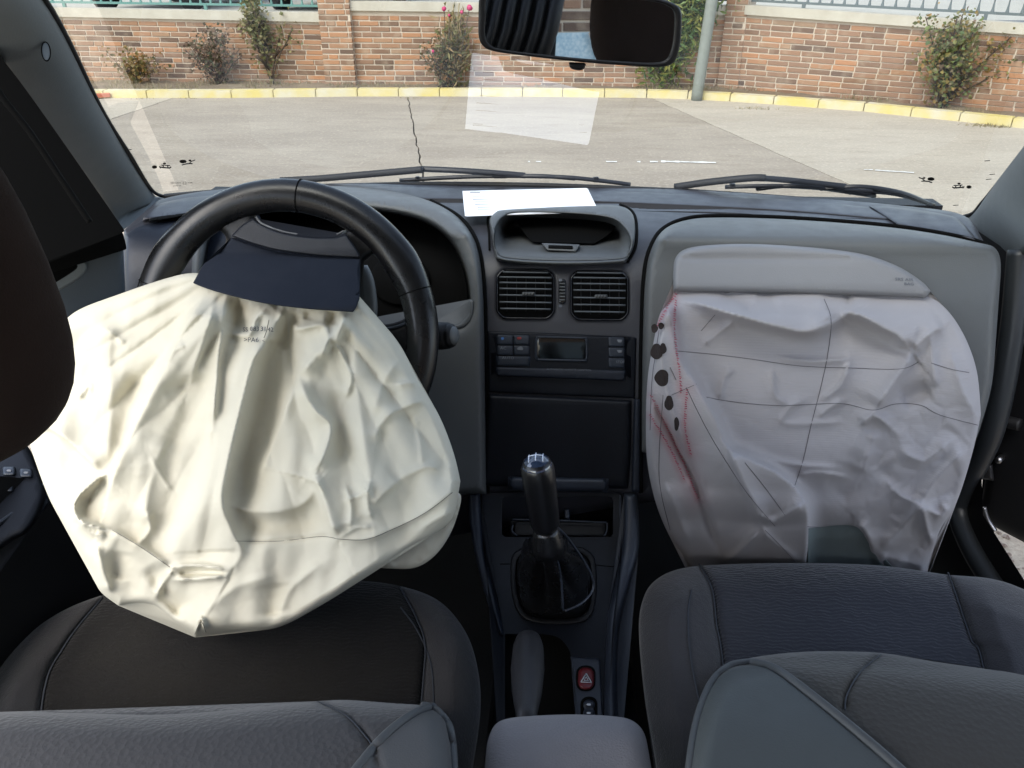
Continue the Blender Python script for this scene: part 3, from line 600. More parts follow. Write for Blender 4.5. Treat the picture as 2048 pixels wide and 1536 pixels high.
# ================================================================== steering wheel
def steering_wheel():
    W = PD(567, 674, .955); A = math.radians(25); N = np.array([0, -math.cos(A), math.sin(A)])
    root = empty('steering_wheel', W)
    tag(root, 'black leather steering wheel with its hub cover burst open', 'steering wheel')
    X = np.array([1., 0, 0]); Y = np.cross(N, X); Y = Y if Y[2] > 0 else -Y
    R = .1675; n = 96
    P = [W+R*(math.cos(t)*X+math.sin(t)*Y) for t in np.linspace(0, 2*math.pi, n, endpoint=False)]
    # oval section: wider in the wheel's plane
    V = []; Fc = []; sg = 20
    for i, t in enumerate(np.linspace(0, 2*math.pi, n, endpoint=False)):
        rad = math.cos(t)*X+math.sin(t)*Y; fat = 1+.10*math.exp(-((math.sin(t)-.55)/.12)**2)
        for k in range(sg):
            a = 2*math.pi*k/sg; V.append(W+rad*(R+.0195*fat*math.cos(a))+N*.0165*math.sin(a))
    for i in range(n):
        for k in range(sg): j = (i+1) % n; Fc.append((i*sg+k, i*sg+(k+1) % sg, j*sg+(k+1) % sg, j*sg+k))
    rim = mesh('rim', V, Fc, M['leather'], root)
    WP = Plane(W, N)
    # sewn joints across the rim
    for ang in (84, 20, 160):
        t = math.radians(ang); rad = math.cos(t)*X+math.sin(t)*Y
        q = [W+rad*(R+.0199*math.cos(a))+N*.0169*math.sin(a) for a in np.linspace(-.6, 3.8, 20)]
        tube3('joint_seam', q, .0007, M['void'], rim, 5)
    oval = [(511, 430, 1), (518, 421), (536, 413), (575, 410), (612, 413), (655, 425), (690, 443, 1), (689, 461), (668, 470), (615, 470), (562, 461), (523, 446)]
    lo = [(366, 520), (385, 482), (412, 462), (440, 462), (452, 482), (432, 512), (402, 535), (380, 570), (362, 570)]
    ro = [(728, 522, 1), (760, 505), (800, 530), (822, 590), (818, 628), (800, 645), (745, 652), (728, 600)]
    sp = panel('spoke_plate', [(410, 445), (450, 405), (520, 385), (600, 380), (680, 390), (745, 425), (800, 480), (835, 560), (845, 640), (840, 760), (800, 860), (700, 920), (560, 940), (420, 900), (340, 800), (320, 660), (340, 560)], Off(WP, -.012), M['gloss_leather'], root, h=.014, rim=16, rdrop=.012, step=12, skirt=.02, holes=[oval, lo, ro])
    seam('spoke_edge', [(745, 654), (790, 648), (818, 632), (824, 595)], WP, .002, M['hub'], sp, .004)
    def hc(uv, d): return .012*np.clip((uv[:, 1]-440)/60, 0, 1)
    panel('hub_cover', [(507, 436, 1), (523, 448), (562, 464), (615, 473), (667, 474), (693, 468, 1), (718, 506), (719, 516, 1), (640, 512), (562, 502), (510, 489), (462, 472, 1), (484, 450)], Off(WP, .002), M['hub'], root, h=.006, rim=4, step=6, skirt=.012, hf=hc, cs=3)
    # bright lower lip of the oval opening with its end clips
    seam('opening_lip', [(513, 434), (524, 447), (562, 462), (615, 471), (665, 471), (688, 462)], WP, .0014, M['worn_edge'], root, .0065)
    def ff(uv, d): return .062*np.clip((uv[:, 1]-505)/110, 0, 1)**.8
    jag = lambda x, y: (x+random.uniform(-2.2, 2.2), y+random.uniform(-2, 2))
    fl = [(463, 475, 1), (453, 490), (440, 502), jag(428, 513), jag(417, 521), jag(408, 530), jag(398, 545), jag(394, 553), (386, 566, 1), jag(402, 574), jag(432, 584), (484, 597), (536, 608), (588, 615), (640, 620), (706, 624, 1), jag(714, 616), jag(713, 604), jag(719, 598), (712, 589, 1), (719, 582), (718, 560), (716, 544), (721, 518, 1), (640, 515), (562, 505), (510, 492)]
    panel('torn_cover_flap', fl, Off(WP, .004), M['flap'], root, h=.004, rim=2.5, rdrop=.003, step=7, skirt=.004, hf=ff, cs=2.5)
    # column shroud behind the wheel and the wiper stalk
    panel('column_shroud', [(735, 530, 1), (748, 560), (755, 610), (752, 650, 1), (600, 660), (440, 660), (420, 600), (440, 540)], Off(WP, -.075), M['dash_mid'], root, h=.01, rim=14, step=14, skirt=.04)
    return root
def stalk():
    a = PD(820, 668, 1.02); b = PD(878, 672, 1.0); c = PD(913, 671, .99)
    root = empty('wiper_stalk', a); tag(root, 'short black wiper stalk with round end poking out right of the steering wheel', 'stalk')
    lathe('arm', a, b, [(0, .008), (.5, .012), (1, .0155)], M['navy2b'], root)
    e = lathe('grip', b, c, [(0, .0165), (.05, .0175), (.55, .0165), (.6, .013), (.66, .0155), (.8, .014), (.93, .009), (1, .003)], M['black'], root)
    lathe('push_button', b+(c-b)*.75, c+(c-b)*.04, [(0, .012), (.5, .0115), (.85, .008), (1, .002)], M['dash_mid'], e)
    return root

# ================================================================== console between the seats
CONS = Prof([(1.02, .60), (.975, .545), (.92, .50), (.86, .475), (.80, .46), (.70, .45), (.60, .443), (.45, .44), (.3, .44)])
def console():
    root = empty('centre_console', (.02, .7, .3)); tag(root, 'dark navy centre console between the front seats', 'console')
    P = panel
    P('top_plate', [(964, 986, 1), (1100, 984), (1243, 986, 1), (1243, 1090), (1226, 1180), (1212, 1260), (1206, 1440), (1204, 1560, 1), (1000, 1560, 1), (1006, 1440), (1006, 1266), (994, 1190), (972, 1100)], CONS, M['navy'], root, h=.0, rim=6, step=14, skirt=.15, holes=[[(1010, 1268, 1), (1100, 1270), (1132, 1290), (1145, 1330), (1153, 1432), (1155, 1530, 1), (1010, 1530, 1)], rrect(1004, 994, 1226, 1074, 10)])
    mesh('handbrake_well', [PD(u, v, d) for u, v, d in ((1000, 1255, 1.12), (1170, 1255, 1.12), (1175, 1540, .95), (1000, 1540, .95))], [(0, 1, 2, 3)], M['void'], root)
    # rails
    P('side_rail', [(1248, 986, 1), (1275, 986, 1), (1278, 1090), (1262, 1160), (1240, 1250), (1234, 1350), (1236, 1440), (1238, 1560, 1), (1210, 1560, 1), (1208, 1440), (1212, 1260), (1226, 1180), (1244, 1090)], CONS, M['navy2b'], root, h=.014, rim=12, rdrop=.016, step=9, skirt=.2)
    P('side_rail', [(936, 984, 1), (960, 984, 1), (970, 1100), (993, 1190), (1008, 1262, 1), (1000, 1272), (978, 1215), (955, 1130), (940, 1050)], CONS, M['navy2'], root, h=.012, rim=9, rdrop=.016, step=8, skirt=.2)
    # storage tray with the ashtray lip
    P('tray_floor', rrect(1000, 990, 1230, 1078, 10), Off(CONS, -.05), M['void'], root, h=0, rim=4, step=20, skirt=.01)
    P('ashtray_lip', rrect(1018, 953, 1215, 981, 11, .02), Off(DASH, .012), M['navy2b'], root, h=.014, rim=8, rdrop=.012, step=7)
    for px in ([(1024, 1039), (1120, 1041), (1213, 1045)], [(1026, 1050), (1024, 1062), (1034, 1071)], [(1214, 1046), (1214, 1062), (1208, 1072)]):
        seam('tray_edge', px, CONS, .0012, M['navy2b'], root, -.006)
    P('tray_divider', [(1128, 1016, 1), (1140, 1016, 1), (1140, 1040, 1), (1128, 1040, 1)], Off(CONS, -.03), M['navy2b'], root, h=.02, rim=3, step=6)
    P('coin_pocket', rrect(1028, 1042, 1212, 1072, 6, .01), Off(CONS, -.02), M['black'], root, h=.005, rim=4, step=9)
    seam('plate_joint', [(1000, 1128), (1030, 1128)], CONS, .0008, M['void'], root, .0); seam('plate_joint', [(1190, 1130), (1234, 1134)], CONS, .0008, M['void'], root, .0)
    seam('plate_edge', [(1240, 990), (1240, 1090), (1232, 1132), (1222, 1190)], CONS, .0013, M['navy2b'], root, .001)
    # switch strip
    ss = P('switch_strip', [(1141, 1313, 1), (1200, 1317, 1), (1206, 1440), (1206, 1500, 1), (1156, 1500, 1), (1150, 1400)], CONS, M['navy2b'], root, h=.005, rim=3, step=7)
    SS = Off(CONS, .005)
    P('hazard_bezel', rrect(1152, 1331, 1191, 1382, 16), SS, M['void'], ss, h=.001, rim=2, step=6, cs=3)
    hz = P('hazard_switch', rrect(1156, 1335, 1188, 1379, 14), Off(CONS, .006), M['hazard'], ss, h=.005, rim=6, rdrop=.004, step=4, cs=3)
    HZ = Off(CONS, .0112)
    for tri, rr in (([(1162, 1364), (1172.5, 1347), (1183, 1365)], .0008), ([(1168, 1361), (1172.5, 1353.5), (1177, 1361.5)], .0005)):
        for a_, b_ in zip(tri, tri[1:]+tri[:1]): seam('triangle', [a_, b_], HZ, rr, M['white_ink'], hz, .0006, 2, 6, False)
    P('window_switch_bezel', rrect(1161, 1393, 1195, 1450, 15), SS, M['void'], ss, h=.0015, rim=2, step=6, cs=3)
    ws = P('window_switch', rrect(1166, 1399, 1190, 1446, 11), Off(CONS, .006), M['navy2b'], ss, h=.005, rim=5, rdrop=.005, step=4, cs=3, hf=lambda uv, d: -.004*np.exp(-((uv[:, 1]-1418)/6)**2))
    for y in (1407, 1424): decal('switch_mark', rrect(1173, y, 1182, y+4, 1.5), Off(CONS, .0115), M['white_ink'], ws, .0012, 3)
    return root
def gear_lever():
    root = empty('gear_lever', CONS.at([(1110, 1180)])[0][0]); tag(root, 'black gear lever with worn leather boot standing in the centre console', 'gear lever')
    B = CONS.at([(1108, 1172)])[0][0]; top = PD(1074, 930, .86); neck = PD(1092, 1060, .90)
    ax = (top-neck)/np.linalg.norm(top-neck)
    tip = top+ax*.012
    k = lathe('knob', neck, tip, [(0, .0125), (.1, .0165), (.45, .0175), (.68, .0185), (.84, .0182), (.93, .0145), (.98, .008), (1, .002)], M['knob'], root, 24)
    lathe('knob_cap', tip-ax*.016, tip+ax*.0006, [(0, .0170), (.3, .0164), (.65, .0130), (.88, .0078), (1, .002)], M['cap'], k, 24)
    # shift pattern on the cap: three strokes and a bar
    e1 = np.cross(ax, [0, 1, 0]); e1 /= np.linalg.norm(e1); e1 = e1 if e1[0] > 0 else -e1; e2 = np.cross(e1, ax); e2 = e2 if e2[1] < 0 else -e2
    T = []
    c0 = tip+ax*.0012
    for s in (-.0075, 0, .0075): T.append([c0+e1*s-e2*.0065-ax*(.0020+abs(s)*.25), c0+e1*s-ax*abs(s)*.20, c0+e1*s+e2*.0075-ax*(.0025+abs(s)*.25)])
    T.append([c0-e1*.0075-ax*.0014, c0, c0+e1*.0075-ax*.0014])
    join_tubes('shift_pattern', [np.array(t) for t in T], .0007, M['chrome_ink'], k, 5)
    lathe('collar', neck-ax*.03, neck+ax*.004, [(0, .020), (.4, .0185), (.8, .0150), (1, .013)], M['leather'], root, 20)
    # boot frame and boot
    fr = [(1022, 1120), (1040, 1098), (1075, 1090), (1150, 1092), (1180, 1104), (1192, 1130), (1192, 1200), (1176, 1238), (1140, 1248), (1080, 1247), (1042, 1232), (1024, 1190)]
    inn = [(1108+(x-1108)*.86, 1170+(y-1170)*.86) for x, y in fr]
    panel('boot_frame', fr, CONS, M['black'], root, h=.006, rim=3, step=7, holes=[inn], cs=4)
    O = outline(inn, 9); m = len(O); Pb, n = CONS.at(O); V = []; Fc = []; rows = 14
    for j in range(rows+1):
        t = j/rows; cen = B*(1-t)+(neck-ax*.028)*t
        for i in range(m):
            b = Pb[i]; a = math.atan2(b[1]-B[1], b[0]-B[0]); rr = .0175*(1+.0*a)
            top_ = (neck-ax*.026)+rr*(math.cos(a)*np.array([1, 0, 0])+math.sin(a)*np.array([0, .9, -.2]))
            s = t**.55; p = b*(1-s)+top_*s
            fo = math.sin(math.pi*min(1, t*1.05))*(.010*math.sin(5*a+1.2+t*2.2)+.005*math.sin(11*a+3*t))
            p = p+fo*np.array([math.cos(a), math.sin(a), .3]); V.append(p)
    for j in range(rows):
        for i in range(m): Fc.append((j*m+i, j*m+(i+1) % m, (j+1)*m+(i+1) % m, (j+1)*m+i))
    bo = mesh('leather_boot', V, Fc, M['leather'], root)
    tube3('boot_piping', catmull(np.array([PD(1112, 1052, .915), PD(1140, 1082, .96), PD(1178, 1140, 1.0), PD(1186, 1176, 1.01), PD(1165, 1205, .99), PD(1130, 1222, .985)]), 8, False), .0016, M['navy2b'], bo)
    tube3('boot_piping', catmull(np.array([PD(1098, 1062, .90), PD(1112, 1110, .92), PD(1122, 1160, .95), PD(1126, 1220, .975)]), 8, False), .0015, M['navy2b'], bo)
    return root
def handbrake():
    a = PD(1057, 1272, .93); b = PD(1052, 1455, .80)
    root = empty('handbrake', b); tag(root, 'grey black handbrake lever with rounded grip beside the hazard switch', 'handbrake')
    g = lathe('grip', a, b, [(0, .004), (.015, .010), (.05, .0145), (.15, .0175), (.4, .0185), (.65, .0160), (.85, .0115), (1, .0095)], M['brake'], root, 24)
    lathe('release_button', a+(a-b)*.02, a+(b-a)*.03, [(0, .003), (.3, .0075), (1, .0085)], M['dash_mid'], g)
    tube3('lever_arm', [b+(a-b)*.06, b, b+np.array([0, -.06, -.12])], .0095, M['black'], root, 12)
    return root
# ================================================================== seats
def seat(label, kind):
    if kind == 'driver':
        root = empty('car_seat', (-.34, .5, .25)); cz = Prof([(.90, .536), (.86, .535), (.80, .525), (.65, .495), (.5, .475), (.35, .46), (.2, .45)])
        co = [(-80, 1700, 1), (-90, 1480), (-20, 1350), (80, 1250), (190, 1195), (330, 1168), (520, 1152), (700, 1160), (800, 1172), (878, 1202), (930, 1262), (955, 1335), (961, 1420), (946, 1536), (920, 1700, 1)]
        sL = [(205, 1195), (130, 1290), (85, 1400), (70, 1700)]; sR = [(800, 1175), (832, 1235), (850, 1290), (845, 1380), (820, 1700)]
        ins = 'seat_dark'; bol = 'seat_grey'
    else:
        root = empty('car_seat', (.34, .5, .25)); cz = Prof([(.905, .532), (.88, .5315), (.83, .525), (.70, .505), (.5, .48), (.35, .46), (.2, .45)])
        co = [(1330, 1700, 1), (1312, 1536), (1290, 1400), (1278, 1270), (1284, 1205), (1308, 1163), (1358, 1138), (1440, 1129), (1600, 1126), (1760, 1131), (1890, 1149), (1980, 1157), (2050, 1180), (2150, 1235), (2220, 1400), (2220, 1700, 1)]
        sL = [(1398, 1128), (1424, 1178), (1433, 1248), (1447, 1338), (1480, 1700)]; sR = [(1896, 1145), (1912, 1190), (1943, 1280), (1967, 1335), (2030, 1700)]
        ins = 'seat_blue'; bol = 'seat_side'
    tag(root, label, 'car seat', 'front seats')
    OC = outline(co)
    L = outline_open(sL, 8); R_ = outline_open(sR, 8)
    def xs(line, y): return np.interp(y, line[:, 1], line[:, 0])
    def hc(uv, d):
        dd = dist(uv, OC); t = np.clip(dd/60, 0, 1); base = -.022*(1-np.sqrt(np.clip(1-(1-t)**2, 0, 1)))
        g = np.minimum(np.abs(uv[:, 0]-xs(L, uv[:, 1])), np.abs(uv[:, 0]-xs(R_, uv[:, 1])))
        out = (uv[:, 0] < xs(L, uv[:, 1])) | (uv[:, 0] > xs(R_, uv[:, 1]))
        return base-.006*np.exp(-(g/7)**2)+np.where(out, .022*np.clip(g/60, 0, 1)*t, 0)+smooth_noise(uv, .008, .008, .004, 3)
    idx = [i for i, q in enumerate(co)]
    OCl = [tuple(p) for p in OC]
    def cut(poly, line, sg):                              # the part on one side of a seam, closed along it
        f = lambda p: sg*(p[0]-float(np.interp(p[1], line[:, 1], line[:, 0]))); out = []
        st = next(i for i in range(len(poly)) if f(poly[i]) >= 0 and f(poly[i-1]) < 0); poly = poly[st:]+poly[:st]; prev = poly[-1]; cr = []
        for p in poly+poly[:1]:
            fp, fq = f(prev), f(p)
            if (fp >= 0) != (fq >= 0):
                t = fp/(fp-fq); c = (prev[0]+(p[0]-prev[0])*t, prev[1]+(p[1]-prev[1])*t); cr.append(c)
                if fq < 0 or not out: out.append(c)
            if fq >= 0 and p is not None and len(cr) < 2: out.append(tuple(p))
            prev = p
        e, n_ = cr[1], cr[0]; mid = [tuple(q) for q in line if min(e[1], n_[1])+3 < q[1] < max(e[1], n_[1])-3]
        mid.sort(key=lambda q: q[1], reverse=e[1] > n_[1]); return out+mid
    for nm, poly, mt in (('cushion_insert', cut(cut(OCl, L, 1), R_, -1), ins), ('cushion_bolster', cut(OCl, L, -1), bol), ('cushion_bolster', cut(OCl, R_, 1), bol)):
        panel_lin(nm, np.array(poly), cz, M[mt], root, hc)
    SC = Off(cz, lambda uv: hc(uv, None))
    for q in (sL, sR): seam('cushion_seam', q, SC, .0011, M['seam'], root, .0035, 8, 5)
    if kind == 'driver': extra = [(801, 1215), (835, 1262), (862, 1330), (868, 1420)]
    else: extra = [(1383, 1180), (1376, 1230), (1382, 1320), (1405, 1430)]
    seam('cushion_seam', extra, SC, .0011, M['seam'], root, .001, 8, 5)
    # backrest seen from above and behind
    if kind == 'driver':
        bz = Prof([(.46, .755), (.445, .760), (.425, .765), (.40, .772), (.35, .775), (.30, .76), (.27, .70), (.26, .6)])
        bc = [(-200, 1800, 1), (-220, 1500), (-120, 1440), (0, 1424), (150, 1426), (320, 1429), (470, 1419), (600, 1405), (690, 1400), (790, 1407), (850, 1412), (885, 1430), (900, 1470), (907, 1536), (915, 1800, 1)]
        pip = [(846, 1412), (870, 1420), (893, 1445), (903, 1480), (908, 1560)]; pip2 = [(866, 1414), (835, 1424), (800, 1446), (756, 1486), (705, 1548)]
        side = [(868, 1418, 1), (888, 1438), (898, 1480), (904, 1560), (908, 1790, 1), (560, 1790, 1), (712, 1548), (760, 1488), (803, 1450), (838, 1428)]
        sm_ = [(636, 1403), (690, 1430), (722, 1462), (748, 1500), (760, 1560)]
        sidem = 'seat_vinyl2'
    else:
        bz = Prof([(.480, .776), (.468, .779), (.45, .79), (.42, .799), (.37, .80), (.31, .785), (.27, .74), (.25, .6)])
        bc = [(1345, 1800, 1), (1372, 1560), (1380, 1500), (1396, 1430), (1418, 1375), (1450, 1335), (1500, 1316), (1600, 1304), (1700, 1303), (1780, 1308), (1900, 1328), (2048, 1350), (2250, 1400), (2300, 1500), (2300, 1800, 1)]
        pip = [(1378, 1560), (1388, 1480), (1402, 1420), (1425, 1365), (1455, 1336), (1488, 1327), (1520, 1328), (1560, 1344), (1640, 1404), (1740, 1486), (1810, 1548)]; pip2 = None
        side = [(1350, 1790, 1), (1378, 1560), (1390, 1480), (1404, 1420), (1427, 1370), (1456, 1341), (1488, 1332), (1518, 1333), (1555, 1348), (1636, 1409), (1735, 1491), (1805, 1552), (2050, 1790, 1)]
        sm_ = [(1762, 1309), (1720, 1345), (1694, 1390), (1690, 1420)]; sidem = 'seat_vinyl'
    OB = outline(bc)
    def hb(uv, d):
        dd = dist(uv, OB); t = np.clip(dd/50, 0, 1)
        h = -.03*(1-np.sqrt(np.clip(1-(1-t)**2, 0, 1))); q = outline_open(sm_, 8); return h-.004*np.exp(-(dist(uv, q, False)/6)**2)
    panel('backrest', bc, bz, M['seat_back_fab'] if kind == 'driver' else M['seat_back_dark'], root, h=0, rim=10, rdrop=.006, step=11, skirt=.3, hf=hb)
    SB = Off(bz, lambda uv: hb(uv, None))
    sp = panel('side_cover', side, SB, M[sidem], root, h=.004, rim=4, step=12, skirt=.006)
    seam('piping', pip, SB, .0036, M['piping'], sp, .003, 8, 8)
    if pip2: seam('piping', pip2, SB, .0036, M['piping'], sp, .003, 8, 8)
    seam('backrest_seam', sm_, SB, .0006, M['seam'], root, .0025, 8, 5)
    return root
def panel_lin(name, V2, surf, m, parent, hf, step=9, skirt=.12):
    # closed polygon given point by point; rim small so that neighbours meet in a tucked seam
    keep = [0]
    for i in range(1, len(V2)):
        if np.hypot(*(V2[i]-V2[keep[-1]])) > 3: keep.append(i)
    if np.hypot(*(V2[keep[-1]]-V2[0])) < 3: keep.pop()
    return panel(name, V2[keep], surf, m, parent, h=0, rim=5, rdrop=.003, step=step, skirt=skirt, hf=hf)
def headrest(label, u, v, d, mirror=1):
    c = PD(u, v, d); root = empty('headrest', c-np.array([0, 0, .13])); tag(root, label, 'headrest', 'front headrests')
    V = []; Fc = []; n = 40; m = 24                       # a superellipsoid pillow
    se = lambda a, e: math.copysign(abs(a)**e, a)
    for i in range(m+1):
        ph = -math.pi/2+math.pi*i/m
        for k in range(n):
            th = 2*math.pi*k/n; x = .128*se(math.cos(ph), .7)*se(math.cos(th), .62); y = .055*se(math.cos(ph), .6)*se(math.sin(th), .8); z = .125*se(math.sin(ph), .72)
            x *= 1-.10*(z/.125)*(1 if z > 0 else .7); V.append(c+np.array([x, y-.06*z, z]))
    for i in range(m):
        for k in range(n): Fc.append((i*n+k, i*n+(k+1) % n, (i+1)*n+(k+1) % n, (i+1)*n+k))
    mesh('pad', V, Fc, M['brown_fab'], root)
    for s in (-.05, .05): tube3('post', [c+np.array([s, 0, -.1]), c+np.array([s, 0, -.13])], .006, M['metal'], root, 10)
    return root
def armrest():
    root = empty('armrest', (.03, .42, .45)); tag(root, 'grey cloth armrest between the seat backs at the bottom centre', 'armrest')
    az = Prof([(.56, .60), (.535, .628), (.50, .64), (.46, .645), (.40, .648), (.3, .65), (.2, .65)])
    co = [(955, 1760, 1), (965, 1600), (970, 1530), (976, 1480), (992, 1448), (1022, 1436), (1080, 1431), (1150, 1429), (1220, 1432), (1262, 1440), (1288, 1466), (1300, 1520), (1312, 1600), (1330, 1760, 1)]
    panel('pad', co, az, M['seat_arm'], root, h=.0, rim=48, rdrop=.022, step=9, skirt=.09, hf=lambda uv, d: smooth_noise(uv, .01, .01, .002, 4))
    tube3('hinge_bar', [(-.04, .28, .60), (.11, .28, .60)], .02, M['black'], root, 12)
    return root
# ================================================================== mirror
def mirror():
    d = .80; c = PD(1161, 62, d); root = empty('rear_view_mirror', c)
    tag(root, 'black rear view mirror hanging at the top centre of the windscreen', 'mirror')
    pts = [(958, 30), (957, 70), (966, 92), (990, 103), (1060, 113), (1160, 124), (1250, 131), (1318, 134), (1346, 126), (1358, 100), (1363, 60), (1362, 22), (1346, 6), (1310, -4), (1230, -14), (1100, -24), (1000, -30), (968, -24), (958, 0)]
    # aim: the mirror shows what lies back and to the left
    inc = rays([(1161, 62)])[0]; inc /= np.linalg.norm(inc)
    tgt = np.array(MIRROR_AIM, float)-c; tgt /= np.linalg.norm(tgt); n = tgt-inc; n /= np.linalg.norm(n)
    MP = Plane(c, n)
    cx, cy = 1161, 54
    sc = lambda k: [(cx+(x-cx)*(1-(1-k)*.6), cy+(y-cy)*k) for x, y in pts]
    body = panel('housing', pts, MP, M['black'], root, h=.003, rim=5, rdrop=.004, step=10, skirt=.028, holes=[sc(.89)], cs=4)
    panel('housing_back', pts, Off(MP, -.026), M['black'], root, h=0, rim=20, rdrop=0, step=20, skirt=.001)
    gl = panel('mirror_glass', sc(.9), MP, M['mirror'], root, h=-.0005, rim=1, rdrop=0, step=40, skirt=.001)
    for p in gl.data.polygons: p.use_smooth = False
    panel('dipping_tab', [(1138, 124, 1), (1172, 126, 1), (1169, 137), (1160, 141), (1146, 139), (1139, 134)], Off(MP, -.006), M['black'], root, h=.006, rim=3, step=5, skirt=.012)
    tube3('stem', [c-n*.025, c-n*.05+np.array([0, .02, .05]), c+np.array([0, .03, .10])], .012, M['black'], root, 12)
    return root, n, c
def mirror_point(u, v, dist_, n, c):                      # where the mirror's picture of (u, v) lies in the place
    inc = rays([(u, v)])[0]; t = ((c-C0)@n)/(inc@n); P = C0+inc*t; inc = inc/np.linalg.norm(inc); return P+(inc-2*(inc@n)*n)*dist_
# ================================================================== windscreen, pillars, doors, wipers
def glass_material():
    m = bpy.data.materials.new('windscreen glass'); m.use_nodes = True; n = m.node_tree.nodes; l = m.node_tree.links; n.clear()
    o = n.new('ShaderNodeOutputMaterial'); t = n.new('ShaderNodeBsdfTransparent'); t.inputs[0].default_value = (.84, .88, .87, 1)
    g = n.new('ShaderNodeBsdfGlossy'); g.inputs['Roughness'].default_value = .0; f = n.new('ShaderNodeFresnel'); f.inputs[0].default_value = 2.4
    x = n.new('ShaderNodeMixShader'); l.new(f.outputs[0], x.inputs[0]); l.new(t.outputs[0], x.inputs[1]); l.new(g.outputs[0], x.inputs[2]); l.new(x.outputs[0], o.inputs[0]); return m
def flat_panel(name, cont, surf, mt, parent):             # a true plane, no rim
    o = panel(name, cont, surf, mt, parent, h=0, rim=1, rdrop=0, step=60, skirt=.0, cs=12)
    for p in o.data.polygons: p.use_smooth = False
    return o
def windscreen():
    root = empty('windscreen', GB); tag(root, 'raked windscreen with black edge band and small airbag pictograms', 'windscreen')
    gc = [(-330, -420, 1), (-70, -160), (85, -5), (200, 215), (297, 378), (325, 394, 1), (420, 382), (560, 373), (800, 368), (1130, 372), (1400, 383), (1600, 396), (1800, 414), (1915, 432, 1), (1945, 424), (1978, 384), (2048, 292), (2280, 0), (2620, -420, 1), (1130, -470)]
    flat_panel('pane', gc, GLASS, M['glass'], root)
    seam('edge_band', [(330, 393), (420, 385), (560, 376), (700, 372), (850, 369), (1000, 370), (1130, 373), (1280, 379), (1400, 385), (1600, 399), (1800, 417), (1918, 434)], GLASS, .0052, M['rubber'], root, .004, 8, 8)
    seam('edge_band', [(1915, 436), (1945, 427), (1962, 408), (1984, 382), (2050, 298), (2280, 8)], GLASS, .0036, M['rubber'], root, .003, 8, 8)
    seam('edge_band', [(330, 394), (302, 378), (260, 310), (200, 213), (87, -5), (-70, -170)], GLASS, .0034, M['rubber'], root, .003, 8, 8)
    IN = Off(GLASS, .0015)
    def circ(x, y, rx, ry=None): ry = ry or rx; return [(x+rx*math.cos(t), y+ry*math.sin(t)) for t in np.linspace(0, 2*math.pi, 13)[:-1]]
    K = M['print_black']
    for sx, x0, y0, x1, y1 in ((1, 309, 334, 366, 323), (-1, 1938, 374, 1862, 358)):
        decal('pictogram', circ(x0, y0, 5.5, 3.4), IN, K, root, .0006, 4)                       # dot and child seat
        q = x0+sx*9
        def S_(pts): return [(q+sx*a, y0+b) for a, b in pts]
        seam('pictogram', S_([(1, -1), (3, 2)]), IN, .0011, K, root, .001, 2, 4, False); seam('pictogram', S_([(4, -4), (22, -3)]), IN, .0008, K, root, .001, 2, 4, False)
        seam('pictogram', S_([(3, 0), (8, 1), (21, 2), (24, 0)]), IN, .0012, K, root, .001, 2, 4, False); decal('pictogram', circ(q+sx*11, y0-7, 3.5, 2), IN, K, root, .0006, 3)
        seam('pictogram', S_([(8, -3), (9, 1)]), IN, .0009, K, root, .001, 2, 4, False); seam('pictogram', S_([(17, -3), (18, 1)]), IN, .0009, K, root, .001, 2, 4, False)
        decal('pictogram', circ(x1, y1, 7.5, 3.6), IN, K, root, .0006, 4)                       # airbag and sitting figure
        seam('pictogram', [(x1-2*sx, y1+7), (x1+5*sx, y1+5), (x1+14*sx, y1+4), (x1+19*sx, y1+4.5)], IN, .0010, K, root, .001, 2, 4, False)
        seam('pictogram', [(x1+12*sx, y1+4), (x1+18*sx, y1-1), (x1+24*sx, y1-3)], IN, .0009, K, root, .001, 2, 4, False); decal('pictogram', circ(x1+14*sx, y1-2, 3, 2), IN, K, root, .0006, 3)
    for s, u, v, h in (('SEKURIT', 341, 368, 3.6), ('E2', 365, 369, 5.5), ('43R', 376, 367, 3.6), ('DOT 00', 346, 373, 3)): text('maker_mark', s, u, v, h, IN, M['print_grey'], root, .0006, -.02, 1.1)
    for i, (u, v) in enumerate(((1975, 322), (1985, 349), (1978, 359), (1912, 411), (258, 300))): seam('edge_mark', [(u-6, v), (u+5, v-1)], IN, .0006, K, root, .001, 2, 4)
    return root
def wiper(label, blade, arm, link_, clips):
    OUT = Off(GLASS, -.012); root = empty('wiper', GLASS.at([blade[len(blade)//2]])[0][0]); tag(root, label, 'wiper', 'windscreen wipers')
    b = seam('blade', blade, OUT, .0068, M['rubber'], root, 0, 6, 6); seam('arm', arm, Off(GLASS, -.02), .0058, M['wiper_metal'], root, 0, 6, 6)
    for k in link_: seam('blade_frame', k, Off(GLASS, -.018), .0042, M['wiper_metal'], root, 0, 6, 6)
    for u, v, r in clips: panel('clip', rrect(u-r, v-6, u+r, v+6, 2.5), Off(GLASS, -.03), M['wiper_metal'], root, h=.012, rim=2, step=6, skirt=.012)
    return root
